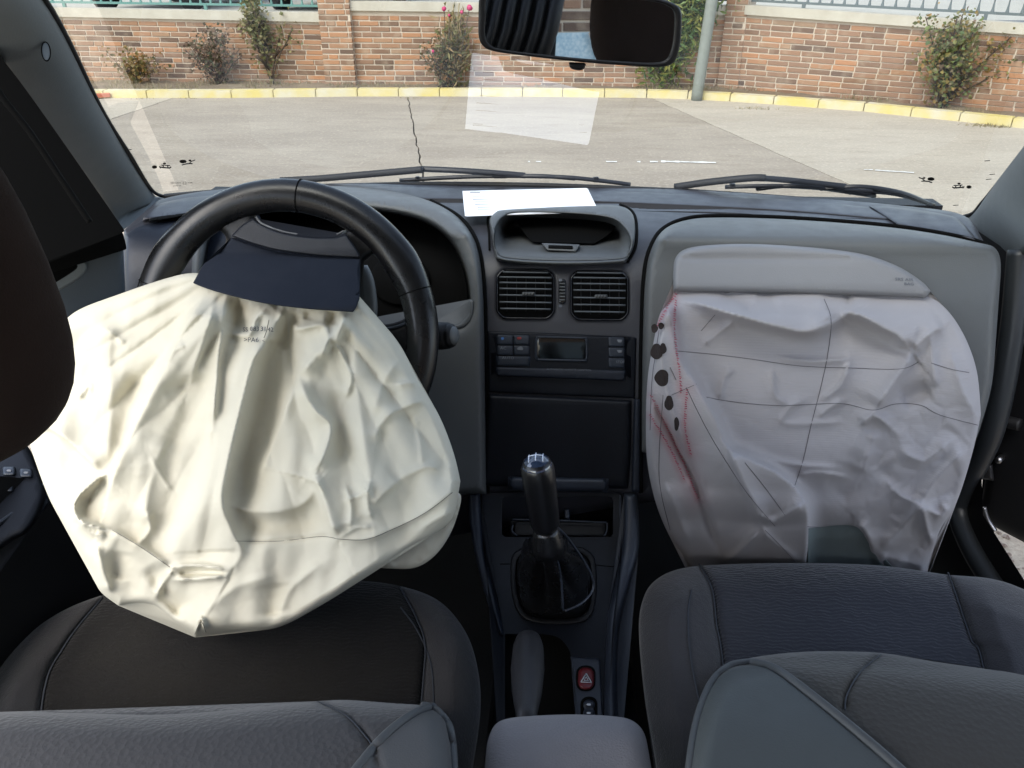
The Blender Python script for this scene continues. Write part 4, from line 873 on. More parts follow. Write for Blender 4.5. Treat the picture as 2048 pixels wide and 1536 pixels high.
def pillar(root, inner, outer, name='pillar_trim', bulge=.012, tuck=None, mt='pillar', hf=None):
    """pillar trim lofted from the glass edge to the door side"""
    a = catmull(np.array(inner, float)[:, :2], 10, False); b = catmull(np.array(outer, float)[:, :3], 10, False); m = len(a); n = 14
    PA, _ = GLASS.at(a); V = []; Fc = []
    for i in range(m):
        pb = PD(b[i][0], b[i][1], ((PA[i]-C0)@fw)*b[i][2]); c = pb-PA[i]
        nn = np.cross(PA[min(i+1, m-1)]-PA[max(i-1, 0)], c); nn /= np.linalg.norm(nn); nn = nn if nn@(C0-PA[i]) > 0 else -nn
        for k in range(n+1):
            t = k/n; V.append(PA[i]+c*t+nn*(bulge*math.sin(math.pi*t**.8)+.003))
        V.append(pb-nn*.05+c*.15)
    w_ = n+2
    for i in range(m-1):
        for k in range(w_-1): Fc.append((i*w_+k, i*w_+k+1, (i+1)*w_+k+1, (i+1)*w_+k))
    return mesh(name, V, Fc, M[mt], root)
def car_body():
    root = empty('car', (0, .9, 0)); tag(root, 'car seen from inside, with grey pillar trims, black floor and doors around the seats', 'car')
    lp = pillar(root, [(-75, -170), (85, -5), (200, 213), (297, 377), (328, 397)], [(-420, -260, .86), (-125, -55, .86), (60, 205, .88), (205, 400, .9), (244, 462, .92)])
    # round fixing cap on the left trim
    cap = Plane(PD(92, 103, .71), C0-PD(92, 103, .71)); ring = [(92+8.5*math.cos(t)+1.5*math.sin(t), 103+18*math.sin(t)) for t in np.linspace(0, 2*math.pi, 22)[:-1]]
    rp = pillar(root, [(2620, -420), (2280, 0), (2048, 296), (1978, 388), (1946, 428), (1922, 436)], [(2900, -150, .84), (2500, 190, .84), (2200, 400, .86), (2055, 500, .88), (2020, 530, .9), (1992, 512, .94)])
    vs = np.array([v.co for v in lp.data.vertices]); pr = np.array([proj(v) for v in vs])
    j = np.argsort(np.hypot(pr[:, 0]-92, pr[:, 1]-103))[:6]; cd = ((vs[j]-C0)@fw).min()
    CP = Plane(PD(92, 103, cd-.004), (.55, -.6, .55)); panel('fixing_cap', ring, CP, M['pillar'], lp, h=.0012, rim=2, step=6, skirt=.004, cs=3)
    P2, n2 = Off(CP, .0012).at(np.array([(92+9*math.cos(t)+1.5*math.sin(t), 103+19*math.sin(t)) for t in np.linspace(0, 2*math.pi, 40)[:-1]])); tube3('fixing_cap_edge', P2, .0006, M['void'], lp, 5, True)
    # dark floor, bulkhead, tunnel
    mesh('floor_carpet', [(-.72, -.9, .20), (.70, -.9, .20), (.70, 1.75, .20), (-.72, 1.75, .20), (.70, 1.75, .52), (-.72, 1.75, .52)], [(0, 1, 2, 3), (3, 2, 4, 5)], M['carpet'], root)
    boxm('transmission_tunnel', (.02, .35, .3), (.20, 1.6, .20), M['carpet'], root, 0, .03)
    boxm('bulkhead', (0, 1.56, .55), (1.42, .05, .62), M['black'], root)
    # right sill and front side trim
    seam('sill', [(2040, 500), (2022, 680), (1985, 860), (1930, 975), (1918, 1025), (1938, 1085), (1978, 1155), (2045, 1255), (2200, 1480)], Plane((.715, 1, .5), (-1, 0, 0)), .018, M['sill'], root, 0, 8, 12); boxm('sill_plate', (.728, .1, .30), (.03, 1.7, .18), M['sill'], root, 0, .02)
    mesh('footwell_trim', [(.722, .55, .22), (.722, 1.5, .22), (.722, 1.5, .85), (.722, 1.24, .85), (.722, 1.22, .55), (.722, 1.14, .44), (.722, .9, .42), (.722, .55, .42)], [(0, 1, 2, 3, 4, 5, 6, 7)], M['black'], root)
    boxm('side_panel', (-.76, .3, .35), (.05, 2.6, .30), M['black'], root)
    for sx in (-1, 1): boxm('reflection_blocker', (sx*.765, 1.51 if sx > 0 else 1.32, .51), (.03, .34 if sx > 0 else .72, .60), M['black'], root)  # unseen, added to keep bright ground out of the windscreen's reflection
    boxm('scuttle_blocker', (0, 1.56, .775), (1.4, .10, .10), M['black'], root)  # unseen box added to hide bright ground mirrored at the glass base
    # bonnet and wings in front of the glass
    V = []; Fc = []
    for i in range(9):
        x = -.78+i*.195; e = 1-(abs(x)/.78)**4*.12
        for (y, z) in ((1.50, .862), (1.7, .80), (2.0, .715), (2.3, .64), (2.45, .56), (2.5, .40)): V.append((x, y, z*e))
    for i in range(8):
        for k in range(5): Fc.append((i*6+k, i*6+k+1, (i+1)*6+k+1, (i+1)*6+k))
    mesh('bonnet', V, Fc, M['car_paint'], root)
    V = []; Fc = []
    for i in range(13):
        x = -.60+i*.1; a_ = abs(x)/.60
        for (y, z) in ((.64, 1.375), (.52, 1.39), (.20, 1.405), (-.45, 1.405)): V.append((x, y, z-.05*a_**4))
    for i in range(12):
        for k in range(3): Fc.append((i*4+k, i*4+k+1, (i+1)*4+k+1, (i+1)*4+k))
    rf = mesh('roof_lining', V, Fc, M['pillar'], root)  # unseen roof, cut off behind so that sky light fills the cabin
    for q_ in (-.62, .62): tube3('roof_rail', [(q_, .66, 1.34), (q_, .3, 1.37), (q_, -.5, 1.375), (q_, -1.35, 1.30)], .03, M['pillar'], root, 10)
    boxm('header_rail', (0, .66, 1.385), (1.2, .08, .03), M['pillar'], root, 0, .01)
    return root
def driver_door():
    root = empty('door', (-.70, .6, .3)); tag(root, 'closed driver door with grey upper panel and window switches left of the steering wheel', 'car door', 'front doors')
    # upper panel, seen just left of the wheel
    X0 = -.66; S1 = Plane((X0, .8, .8), (1, -.35, .12))
    D = lambda d: d
    up_ = panel('upper_panel', [(60, 600, 1), (70, 545), (140, 520), (180, 500), (225, 482), (243, 484), (247, 500), (252, 640), (258, 760, 1), (60, 860, 1)], Plane(PD(190, 560, 1.05), (.6, -.75, .25)), M['door_grey'], root, h=.012, rim=10, step=12, skirt=.05)
    DP = Off(Plane(PD(190, 560, 1.05), (.6, -.75, .25)), .012)
    hb = panel('handle_bezel', [(100, 535, 1), (135, 524), (166, 522), (174, 532), (168, 548), (142, 568), (100, 590, 1)], DP, M['pillar'], root, h=.006, rim=5, step=6)
    panel('handle_recess', [(100, 545, 1), (135, 530), (152, 528), (155, 534), (145, 544), (100, 572, 1)], Off(DP, .006), M['void'], hb, h=.0008, rim=2, step=6)
    # mirror corner and window frame: black
    panel('mirror_corner', [(20, 200, 1), (100, 300), (180, 395), (246, 466, 1), (252, 500), (225, 482), (180, 500), (135, 520), (60, 560, 1), (0, 420, 1)], Plane(PD(160, 460, 1.0), (.55, -.8, .2)), M['void'], root, h=0, rim=6, step=18, skirt=.03)
    WF = Plane(PD(60, 250, .86), (.62, -.72, .3))
    panel('window_frame', [(-420, -420, 1), (-250, -180), (-30, 80), (30, 150), (120, 275), (250, 462, 1), (236, 470, 1), (130, 492), (60, 510), (-140, 620), (-420, 700, 1)], Off(WF, -.05), M['void'], root, h=0, rim=14, step=30, skirt=.04)
    seam('window_seal', [(-60, 90), (0, 188), (60, 265), (130, 370), (180, 445)], WF, .0035, M['void'], root, .0)
    # armrest with switches, low on the left
    AR = Plane((-.6, .6, .60), (.15, -.12, 1))
    ar = panel('door_armrest', [(-300, 1500, 1), (-320, 900), (-60, 850), (40, 880), (75, 930), (92, 990), (60, 1060), (0, 1100), (-150, 1250), (-250, 1500, 1)], AR, M['navy'], root, h=.012, rim=14, rdrop=.02, step=16, skirt=.2)
    for k, (u, v) in enumerate(((18, 942), (52, 946), (14, 975), (-18, 940))):
        b = panel('window_switch', rrect(u-13, v-9, u+13, v+9, 4), Off(AR, .012), M['button'], ar, h=.005, rim=4, step=6)
        if k < 3: decal('switch_mark', rrect(u-5, v-3, u+5, v+1, 1.5), Off(AR, .0172), M['faint2'] if k < 2 else M['faint_ink'], b, .0006, 3)
    S3 = Plane((-.68, .6, .45), (1, -.1, .25))
    panel('lower_panel', [(-400, 1650, 1), (-400, 1000), (60, 960), (110, 980), (240, 1000), (330, 1100), (330, 1300), (120, 1500), (0, 1650, 1)], S3, M['black'], root, h=0, rim=10, step=30, skirt=.02)
    seam('panel_moulding', [(-200, 1260), (0, 1098), (60, 1040), (105, 985)], Off(S3, .01), .006, M['navy2'], root, 0)
    seam('panel_moulding', [(-200, 1180), (0, 1045), (55, 1005), (92, 965)], Off(S3, .02), .003, M['navy2b'], root, 0)
    return root
def to_part(o, owner, label):                             # a door belongs to the car: one level of pieces below it
    o.parent = owner; o.matrix_parent_inverse = owner.matrix_basis.inverted(); o['label'] = label
    for k in ('category', 'group'):
        if k in o: del o[k]
    for c in list(o.children):
        for g in list(c.children): g.parent = o; g.matrix_parent_inverse = o.matrix_basis.inverted()
def passenger_door():
    root = empty('door', (.95, 1.2, .3)); tag(root, 'open black passenger door with bare hinges at the right edge', 'car door', 'front doors')
    S1 = Plane((.93, 1.15, .7), (-.75, -.66, 0))
    edge = [(2012, 500, 1), (2000, 560), (1992, 680), (1986, 780), (1978, 900), (1965, 985), (1962, 1020), (1985, 1050), (2040, 1080), (2120, 1120), (2260, 1180, 1), (2500, 1180, 1), (2500, 420, 1), (2100, 440)]
    panel('door_shell', edge, S1, M['black'], root, h=.02, rim=24, rdrop=.02, step=20, skirt=.06)
    SO = Off(S1, .02)
    panel('hinge_plate', [(2002, 622, 1), (2040, 626, 1), (2048, 668, 1), (1996, 664, 1)], SO, M['hinge'], root, h=.022, rim=6, step=7, skirt=.03)
    a = SO.at([(1990, 676)])[0][0]; b = SO.at([(2060, 682)])[0][0]; tube3('hinge_pin', [a, b], .006, M['metal'], root, 10)
    panel('hinge_plate', [(1960, 925, 1), (1985, 928, 1), (1988, 962, 1), (1960, 958, 1)], SO, M['hinge'], root, h=.02, rim=5, step=6, skirt=.03)
    for u, v in ((2003, 915), (1952, 932), (1962, 1018)):
        p = SO.at([(u, v)])[0][0]; tube3('bolt', [p, p+np.array([-.012, -.012, 0])], .006, M['metal'], root, 8)
    seam('check_strap', [(1968, 1015), (1976, 1040), (1990, 1062)], SO, .005, M['metal'], root, .01)
    seam('edge_seal', [(2014, 505), (2004, 560), (1996, 640), (1992, 720)], SO, .006, M['navy'], root, .004)
    seam('wiring_boot', [(1975, 850), (2000, 842), (2040, 850)], SO, .012, M['rubber'], root, .01)
    # outside mirror and light metal seen through the gap
    panel('edge_flange', [(2046, 530, 1), (2080, 500), (2100, 560), (2060, 600, 1), (2030, 566)], Off(S1, -.02), M['hinge'], root, h=.02, rim=5, step=8)
    return root
def paper_sheet():
    z = .932; root_c = (C0+G(1060, 405, z)-C0)
    S1 = Plane((0, 1.26, z), (0, -.035, 1))
    o = panel('paper_sheet', [(925, 382, 1), (1000, 380), (1100, 378), (1175, 376, 1), (1183, 395), (1197, 421, 1), (1190, 425, 1), (1100, 426), (1000, 429), (930, 433, 1), (927, 405)], S1, M['paper'], None, h=.001, rim=1, rdrop=0, step=8, skirt=.0015, hf=lambda uv, d: .0035*np.sin((uv[:, 0]-930)/90)**2)
    PS = Off(S1, .0015); T = []
    for k, (a, b, y) in enumerate(((940, 1170, 384), (1100, 1165, 389), (940, 960, 385), (945, 1120, 394), (945, 1080, 399), (950, 1130, 404), (950, 1060, 409), (955, 1140, 415), (955, 1180, 420))):
        P_, n_ = PS.at(np.array([(a, y), ((a+b)/2, y), (b, y)])); T.append(P_)
    q = join_tubes('printed_lines', T, .0006, M['faint2'], o, 4); q['kind'] = 'stuff'
    tag(o, 'folded white sheet of paper lying on top of the dashboard', 'paper')
    return o
# ================================================================== outside
def bricks_wall(name, label, a, b, h, zb, hue, cap=.075, left_extra=0, right_extra=0, thick=.14, capz=0, course=.0545):
    a = np.array(a[:2], float); b = np.array(b[:2], float); d = b-a; L = np.linalg.norm(d); d /= L; ang = math.atan2(d[1], d[0])
    root = empty(name, (a[0], a[1], zb), ang); tag(root, label, 'brick wall', 'walls around the car park')
    def local(me_name, V, Fc, mt, par=root):
        me = bpy.data.meshes.new(me_name); me.from_pydata(V, [], Fc); me.update(); me.materials.append(mt); o = bpy.data.objects.new(me_name, me); COL.objects.link(o); o.parent = par; return o
    def bx(x0, x1, y0, y1, z0, z1): return [(x0, y0, z0), (x1, y0, z0), (x1, y1, z0), (x0, y1, z0), (x0, y0, z1), (x1, y0, z1), (x1, y1, z1), (x0, y1, z1)]
    BF = [(0, 3, 2, 1), (4, 5, 6, 7), (0, 1, 5, 4), (1, 2, 6, 5), (2, 3, 7, 6), (3, 0, 4, 7)]
    sl_ = (lambda x: h[0]+(h[1]-h[0])*x/L)
    x0, x1 = -left_extra, L+right_extra
    V = bx(x0, x1, .008, thick, -.2, 0); 
    for i in (4, 5, 6, 7): V[i] = (V[i][0], V[i][1], sl_(V[i][0]))
    local('mortar_core', V, BF, M['mortar'])
    base_len = .21; meshes = []
    for ln in (.200, .098, .150):
        for v_ in range(3):
            bm = bmesh.new(); bmesh.ops.create_cube(bm, size=1)
            for q in bm.verts: q.co = Vector((q.co.x*ln, q.co.y*.05, q.co.z*(course-.0135)))
            bmesh.ops.bevel(bm, geom=[e for e in bm.edges if all(w_.co.y < 0 for w_ in e.verts)], offset=.003, segments=1, affect='EDGES')
            for q in bm.verts: q.co += Vector((random.uniform(-.0016, .0016), 0, random.uniform(-.0016, .0016)))
            me = bpy.data.meshes.new('brick'); bm.to_mesh(me); bm.free(); me.materials.append(M['brick']); meshes.append((ln, me))
    rows = int((max(h)-.004)/course); stuff = []
    sk = math.atan2((h[1]-h[0]), L)
    for r in range(rows):
        x = x0+(-.11 if r % 2 else 0)-random.uniform(0, .04); 
        while x < x1-.02:
            ln = .200 if random.random() < .78 else .098
            xa, xb = max(x, x0), min(x+ln, x1); cutk = (xb-xa)/ln
            if cutk < .12: x += ln+.0135; continue
            xc = (xa+xb)/2; z = r*course+course/2+(xc/L)*(h[1]-h[0])*(r/rows)
            if z < sl_(xc)-.02:
                me = [m_ for l_, m_ in meshes if l_ == ln][random.randrange(3)]
                pos = (xc, random.uniform(.022, .027), z)
                if -.15 < xc < L+.1: 
                    o = bpy.data.objects.new('brick', me); COL.objects.link(o); o.parent = root; o.location = pos; o.rotation_euler = (0, -sk*(r/rows), 0); o.scale = (cutk, 1, 1)
                else: stuff.append((pos, ln))
            x += ln+.0135
    if stuff:
        V = []; Fc = []
        for (x, y, z), ln in stuff:
            k = len(V); V += bx(x-ln/2, x+ln/2, y-.025, y+.025, z-(course-.0135)/2, z+(course-.0135)/2); Fc += [tuple(i+k for i in f) for f in BF]
        o = local('far_bricks', V, Fc, M['brick']); o['kind'] = 'stuff'
    if cap:
        V = bx(x0, x1, -.03, thick+.05, 0, cap)
        V = [(x, y, z+sl_(x)+(.0 if z == 0 else 0)) for x, y, z in V]; local('coping', V, BF, M['coping'])
    return root
def railing(label, a, b, z0, z1, mt, sp, h, lowbar, group='railings on the wall'):
    a = np.array(a[:2]); b = np.array(b[:2]); d = b-a; L = np.linalg.norm(d); d /= L
    root = empty('railing', (a[0], a[1], z0), math.atan2(d[1], d[0])); tag(root, label, 'railing', group)
    sk = (z1-z0)/L
    def bar(name, x0, x1, y, za, zb_, w_, par=root):
        V = [(x0, y-w_, za+sk*x0), (x1, y-w_, za+sk*x1), (x1, y+w_, za+sk*x1), (x0, y+w_, za+sk*x0), (x0, y-w_, zb_+sk*x0), (x1, y-w_, zb_+sk*x1), (x1, y+w_, zb_+sk*x1), (x0, y+w_, zb_+sk*x0)]
        me = bpy.data.meshes.new(name); me.from_pydata(V, [], [(0, 3, 2, 1), (4, 5, 6, 7), (0, 1, 5, 4), (1, 2, 6, 5), (2, 3, 7, 6), (3, 0, 4, 7)]); me.materials.append(mt); o = bpy.data.objects.new(name, me); COL.objects.link(o); o.parent = par
    bar('rail', 0, L, 0, lowbar, lowbar+.022, .012); bar('rail', 0, L, 0, h-.03, h, .014)
    me = bpy.data.meshes.new('bar'); V = []; Fc = []
    for z, r in ((0, .016), (.03, .010), (.07, .006), (h-.04, .006)):
        for k in range(6): V.append((r*math.cos(k*1.047), r*math.sin(k*1.047), z))
    for i in range(3):
        for k in range(6): Fc.append((i*6+k, i*6+(k+1) % 6, (i+1)*6+(k+1) % 6, (i+1)*6+k))
    me.from_pydata(V, [], Fc); me.materials.append(mt)
    x = sp*.5
    while x < L: o = bpy.data.objects.new('bar', me); COL.objects.link(o); o.parent = root; o.location = (x, 0, lowbar+.021+sk*x); x += sp
    x = .6
    while x < L: bar('foot', x-.015, x+.015, 0, -.02, lowbar+.01, .015); x += 1.6
    return root
def shrub(name, label, cat, base, h, wdt, leafm, stemm, n_leaf, n_stem=7, leaf=.03, dense=1, flowers=None, droop=0, lo=.12, narrow=0, group='shrubs along the wall', upright=0, seed=0):
    rnd = random.Random(seed+int(h*1000)); bx_, by_, bz = base
    root = empty(name, base); tag(root, label, cat, group)
    stems = []; V = []; Fc = []; tips = []
    for s in range(n_stem):
        a = rnd.uniform(0, 6.28); sp = rnd.uniform(.15, 1)*wdt*.5*(1-upright*.6); hh = h*rnd.uniform(.55, 1.0)*(1-.3*(sp/(wdt*.5))*(1-upright))
        pts = []
        for k in range(6):
            t = k/5; pts.append(np.array([bx_+math.cos(a)*sp*t**1.3+rnd.uniform(-.012, .012), by_+math.sin(a)*sp*.6*t**1.3, bz-.02+hh*t-droop*t*t*sp]))
        stems.append(pts)
        for b_ in range(rnd.randint(3, 6)):
            t = rnd.uniform(.25, .9); i = int(t*5); p = pts[i]; a2 = rnd.uniform(0, 6.28); l_ = rnd.uniform(.25, .5)*h*.5*(1.1-t)
            q = [p, p+np.array([math.cos(a2)*l_*.5, math.sin(a2)*l_*.4, l_*.55]), p+np.array([math.cos(a2)*l_, math.sin(a2)*l_*.8, l_*.9])]; stems.append(q)
    for st in stems: 
        for k in range(len(st)-1): tips.append((st[k], st[k+1], (st[k+1][2]-bz)/h))
    ST = [np.array(s) for s in stems]
    join_tubes('stem', ST, max(.003, h*.006), stemm, root, 4)
    wts = [max(.02, t[2]-lo)*np.linalg.norm(t[1]-t[0]) for t in tips]
    for i in range(n_leaf):
        p0, p1, _ = rnd.choices(tips, wts)[0]; p = p0+(p1-p0)*rnd.random()
        p = p+np.array([rnd.gauss(0, 1), rnd.gauss(0, 1), rnd.gauss(0, 1)])*leaf*1.1*dense
        s = leaf*rnd.uniform(.5, 1.25); a = Vector((rnd.gauss(0, 1), rnd.gauss(0, 1), rnd.gauss(0, .7)+upright)).normalized(); b = a.cross(Vector((rnd.gauss(0, 1), rnd.gauss(0, 1), rnd.gauss(0, 1)))).normalized()
        wd = s*(.42 if not narrow else .14); c = a.cross(b)*s*.12; p = Vector(p); k = len(V)
        V += [p, p+a*s*.5+b*wd+c, p+a*s, p+a*s*.5-b*wd+c]; Fc += [(k, k+1, k+2), (k, k+2, k+3)]
    mesh('foliage', V, Fc, leafm, root, False)
    if flowers:
        for (dx, dz, r) in flowers:
            bm = bmesh.new(); bmesh.ops.create_icosphere(bm, subdivisions=2, radius=r)
            for q in bm.verts: q.co *= 1+.28*noise.noise(q.co*90)
            me = bpy.data.meshes.new('flower'); bm.to_mesh(me); bm.free(); o = link('flower', me, M['pink'], root); 
            o.location = (dx, -.04, dz); o.matrix_parent_inverse.identity()
            tube3('flower_stalk', [(bx_+dx*.3, by_, bz), (bx_+dx, by_-.04, bz+dz)], .004, stemm, root, 5)
    return root
def leafmat(name, cols, rough=.55):
    m = bpy.data.materials.new(name); m.use_nodes = True; n = m.node_tree.nodes; l = m.node_tree.links; b = n['Principled BSDF']; b.inputs['Roughness'].default_value = rough
    g = n.new('ShaderNodeNewGeometry'); r = n.new('ShaderNodeValToRGB'); l.new(g.outputs['Random Per Island'], r.inputs[0]); r.color_ramp.interpolation = 'LINEAR'
    while len(r.color_ramp.elements) < len(cols): r.color_ramp.elements.new(.5)
    for i, c in enumerate(cols): r.color_ramp.elements[i].position = i/(len(cols)-1); r.color_ramp.elements[i].color = (*c, 1)
    l.new(r.outputs[0], b.inputs['Base Color']); t = n.new('ShaderNodeBsdfTranslucent'); l.new(r.outputs[0], t.inputs[0]); x = n.new('ShaderNodeMixShader'); x.inputs[0].default_value = .3
    l.new(b.outputs[0], x.inputs[1]); l.new(t.outputs[0], x.inputs[2]); l.new(x.outputs[0], n['Material Output'].inputs[0]); return m
def ground_mat(name, c1, c2, c3, speck=.3):
    m = bpy.data.materials.new(name); m.use_nodes = True; n = m.node_tree.nodes; l = m.node_tree.links; b = n['Principled BSDF']; b.inputs['Roughness'].default_value = .85; b.inputs['Specular IOR Level'].default_value = .25
    tc = n.new('ShaderNodeTexCoord')
    def nz(sc, det=8, ro=.6, st=None):
        t = n.new('ShaderNodeTexNoise'); t.inputs['Scale'].default_value = sc; t.inputs['Detail'].default_value = det; t.inputs['Roughness'].default_value = ro
        if st: mp = n.new('ShaderNodeMapping'); mp.inputs['Scale'].default_value = st; l.new(tc.outputs['Object'], mp.inputs[0]); l.new(mp.outputs[0], t.inputs['Vector'])
        else: l.new(tc.outputs['Object'], t.inputs['Vector'])
        return t
    def mix(f, a, b_, lo, hi, k=1):
        r = n.new('ShaderNodeMapRange'); r.inputs[1].default_value = lo; r.inputs[2].default_value = hi; r.inputs[4].default_value = k; l.new(f.outputs[0], r.inputs[0])
        x = n.new('ShaderNodeMix'); x.data_type = 'RGBA'; l.new(r.outputs[0], x.inputs[0])
        if isinstance(a, tuple): x.inputs[6].default_value = (*a, 1)
        else: l.new(a, x.inputs[6])
        x.inputs[7].default_value = (*b_, 1); return x.outputs[2]
    o = mix(nz(.7, 10, .65, (1, 2.2, 1)), c1, c2, .40, .60); o = mix(nz(3.0, 9, .75, (1, 3.5, 1)), o, c3, .50, .66, .7); o = mix(nz(11, 8, .7, (1, 2.2, 1)), o, tuple(q*.7 for q in c3), .60, .70, .45); o = mix(nz(70, 3), o, tuple(q*.55 for q in c1), .53, .66, speck+.15); o = mix(nz(38, 4), o, tuple(min(.8, q*1.35) for q in c1), .54, .68, .6)
    l.new(o, b.inputs['Base Color']); bp = n.new('ShaderNodeBump'); bp.inputs['Strength'].default_value = .5; bp.inputs['Distance'].default_value = .004; t = nz(120, 4); l.new(t.outputs[0], bp.inputs['Height']); l.new(bp.outputs[0], b.inputs['Normal'])
    return m
# ================================================================== more materials
M['slat'] = mat('vent slat plastic', (.075, .085, .095), .4); M['button'] = mat('button plastic', (.016, .022, .034), .4, grain)
M['navy2b'] = mat('lighter blue grey plastic', (.024, .03, .043), .42, grain); M['faint2'] = mat('grey print', (.16, .17, .19), .6)
M['gloss_leather'] = mat('smooth black wheel plastic', (.006, .0065, .008), .42, grain, None, .3); M['worn_edge'] = mat('worn pale edge', (.16, .165, .17), .45, [('noise', 300, .6, .001)], (120, .8, (.04, .04, .045)))
M['knob'] = mat('black knob', (.005, .005, .006), .3, [('noise', 300, .1, .0005)]); M['cap'] = mat('blue black cap', (.02, .035, .07), .12, None, None, .8, 0, 1); M['chrome_ink'] = mat('silver print', (.7, .75, .85), .3)
M['brake'] = mat('grey black grip', (.016, .016, .019), .5, [('vor', 500, .3, .0006)], (40, .5, (.025, .025, .028)))
rib = [('noise', 900, .5, .0012), ('wave', 60, .35, .0018, (1, 1, 1), 9, 'Y'), ('noise', 90, .4, .003)]
vel = [('noise', 500, .6, .0016), ('noise', 90, .25, .003)]
M['seat_dark'] = mat('dark ribbed velour', (.014, .0135, .0135), .95, rib, (9, .6, (.021, .0195, .017)), .1, 0, 0, .15)
M['seat_blue'] = mat('blue grey velour', (.036, .038, .046), .95, rib, (7, .6, (.036, .038, .044)), .1, 0, 0, .3)
M['seat_grey'] = mat('grey velour', (.045, .043, .043), .95, vel, (6, .5, (.038, .039, .045)), .1, 0, 0, .3)
M['seat_side'] = mat('grey side velour', (.048, .047, .050), .95, vel, (6, .5, (.052, .052, .056)), .1, 0, 0, .3)
M['seat_arm'] = mat('grey armrest cloth', (.25, .24, .25), .95, vel, (10, .5, (.22, .21, .22)), .1, 0, 0, .2)
M['seat_back_fab'] = mat('grey dotted cloth', (.066, .064, .065), .95, [('vor', 220, .5, .0012), ('noise', 600, .3, .001)], (8, .4, (.068, .067, .071)), .1, 0, 0, .2)
M['seat_back_dark'] = mat('brown grey cloth', (.052, .049, .045), .95, [('vor', 220, .5, .0012), ('noise', 600, .3, .001)], (8, .4, (.06, .058, .056)), .1, 0, 0, .2)
M['seat_vinyl'] = mat('grey green vinyl', (.058, .065, .066), .6, grain, (6, .4, (.05, .057, .058))); M['seat_vinyl2'] = mat('pale grey vinyl', (.07, .07, .071), .65, grain)
M['piping'] = mat('piping', (.06, .064, .068), .6, grain); M['seam'] = mat('seam thread', (.035, .04, .05), .8)
M['mirror'] = mat('mirror glass', (.72, .76, .78), .015, None, None, .5, 1)
M['glass'] = glass_material(); M['print_black'] = mat('black print on glass', (.005, .005, .005), .8); M['print_grey'] = mat('grey print on glass', (.16, .15, .13), .8)
M['wiper_metal'] = mat('black painted metal', (.012, .012, .014), .35); M['sill'] = mat('dark sill', (.02, .023, .026), .4)
M['door_grey'] = mat('grey door panel', (.075, .088, .10), .6, grain, (5, .5, (.06, .07, .085))); M['seal_grey'] = mat('dark grey seal', (.03, .034, .036), .5)
M['hinge'] = mat('dusty hinge metal', (.06, .06, .065), .45, None, (60, .7, (.02, .02, .02)), .5, .5); M['car_paint'] = mat('dark car paint', (.03, .035, .045), .3, None, None, .5, 0, 1)
# outdoors
def brick_mat():
    m = mat('brick', (.30, .13, .09), .9, [('noise', 60, .6, .004)], None, .2); n = m.node_tree.nodes; l = m.node_tree.links; b = n['Principled BSDF']
    oi = n.new('ShaderNodeObjectInfo'); ge = n.new('ShaderNodeNewGeometry'); ad = n.new('ShaderNodeMath'); ad.operation = 'ADD'; l.new(oi.outputs['Random'], ad.inputs[0]); l.new(ge.outputs['Random Per Island'], ad.inputs[1]); fr = n.new('ShaderNodeMath'); fr.operation = 'FRACT'; l.new(ad.outputs[0], fr.inputs[0])
    r = n.new('ShaderNodeValToRGB'); l.new(fr.outputs[0], r.inputs[0]); cols = [(.12, .082, .062), (.20, .122, .080), (.28, .165, .105), (.25, .152, .10), (.33, .185, .108), (.39, .195, .10), (.28, .19, .125)]
    while len(r.color_ramp.elements) < len(cols): r.color_ramp.elements.new(.5)
    for i, c in enumerate(cols): r.color_ramp.elements[i].position = (0, .12, .35, .55, .75, .92, 1)[i]; r.color_ramp.elements[i].color = (*c, 1)
    t = n.new('ShaderNodeTexNoise'); t.inputs['Scale'].default_value = 9; t.inputs['Detail'].default_value = 8; tc = n.new('ShaderNodeTexCoord')
    ve = n.new('ShaderNodeVectorMath'); ve.operation = 'ADD'; l.new(ge.outputs['Position'], ve.inputs[0]); l.new(ve.outputs[0], t.inputs['Vector'])
    mr = n.new('ShaderNodeMapRange'); mr.inputs[1].default_value = .52; mr.inputs[2].default_value = .8; mr.inputs[4].default_value = .6; l.new(t.outputs[0], mr.inputs[0])
    x = n.new('ShaderNodeMix'); x.data_type = 'RGBA'; l.new(mr.outputs[0], x.inputs[0]); l.new(r.outputs[0], x.inputs[6]); x.inputs[7].default_value = (.40, .31, .22, 1); l.new(x.outputs[2], b.inputs['Base Color']); return m
M['brick'] = brick_mat(); M['mortar'] = mat('mortar', (.54, .45, .35), .95, [('noise', 80, .6, .003)], (12, .5, (.44, .35, .26)), .2)
M['coping'] = mat('concrete coping', (.48, .44, .36), .9, [('noise', 60, .5, .003)], (7, .6, (.38, .34, .27)), .2)
M['kerb'] = mat('worn yellow kerb paint', (.56, .455, .16), .85, [('noise', 50, .6, .004)], (4.5, 1.0, (.55, .50, .38)), .25)
M['concrete'] = ground_mat('worn concrete', (.37, .32, .25), (.30, .255, .20), (.25, .205, .155)); M['concrete2'] = ground_mat('pale concrete', (.45, .395, .31), (.40, .35, .275), (.33, .28, .215))
M['joint'] = mat('dirt in joints', (.05, .045, .035), 1); M['soil'] = ground_mat('dry soil', (.22, .17, .115), (.15, .115, .08), (.26, .21, .13), .5)
M['dry_grass'] = leafmat('dry grass', [(.38, .30, .17), (.28, .22, .12), (.16, .16, .07), (.42, .36, .22)]); M['upper'] = ground_mat('pale car park', (.42, .40, .34), (.38, .36, .31), (.33, .31, .27)); M['asphalt'] = ground_mat('grey asphalt', (.15, .155, .16), (.12, .12, .125), (.10, .10, .10))
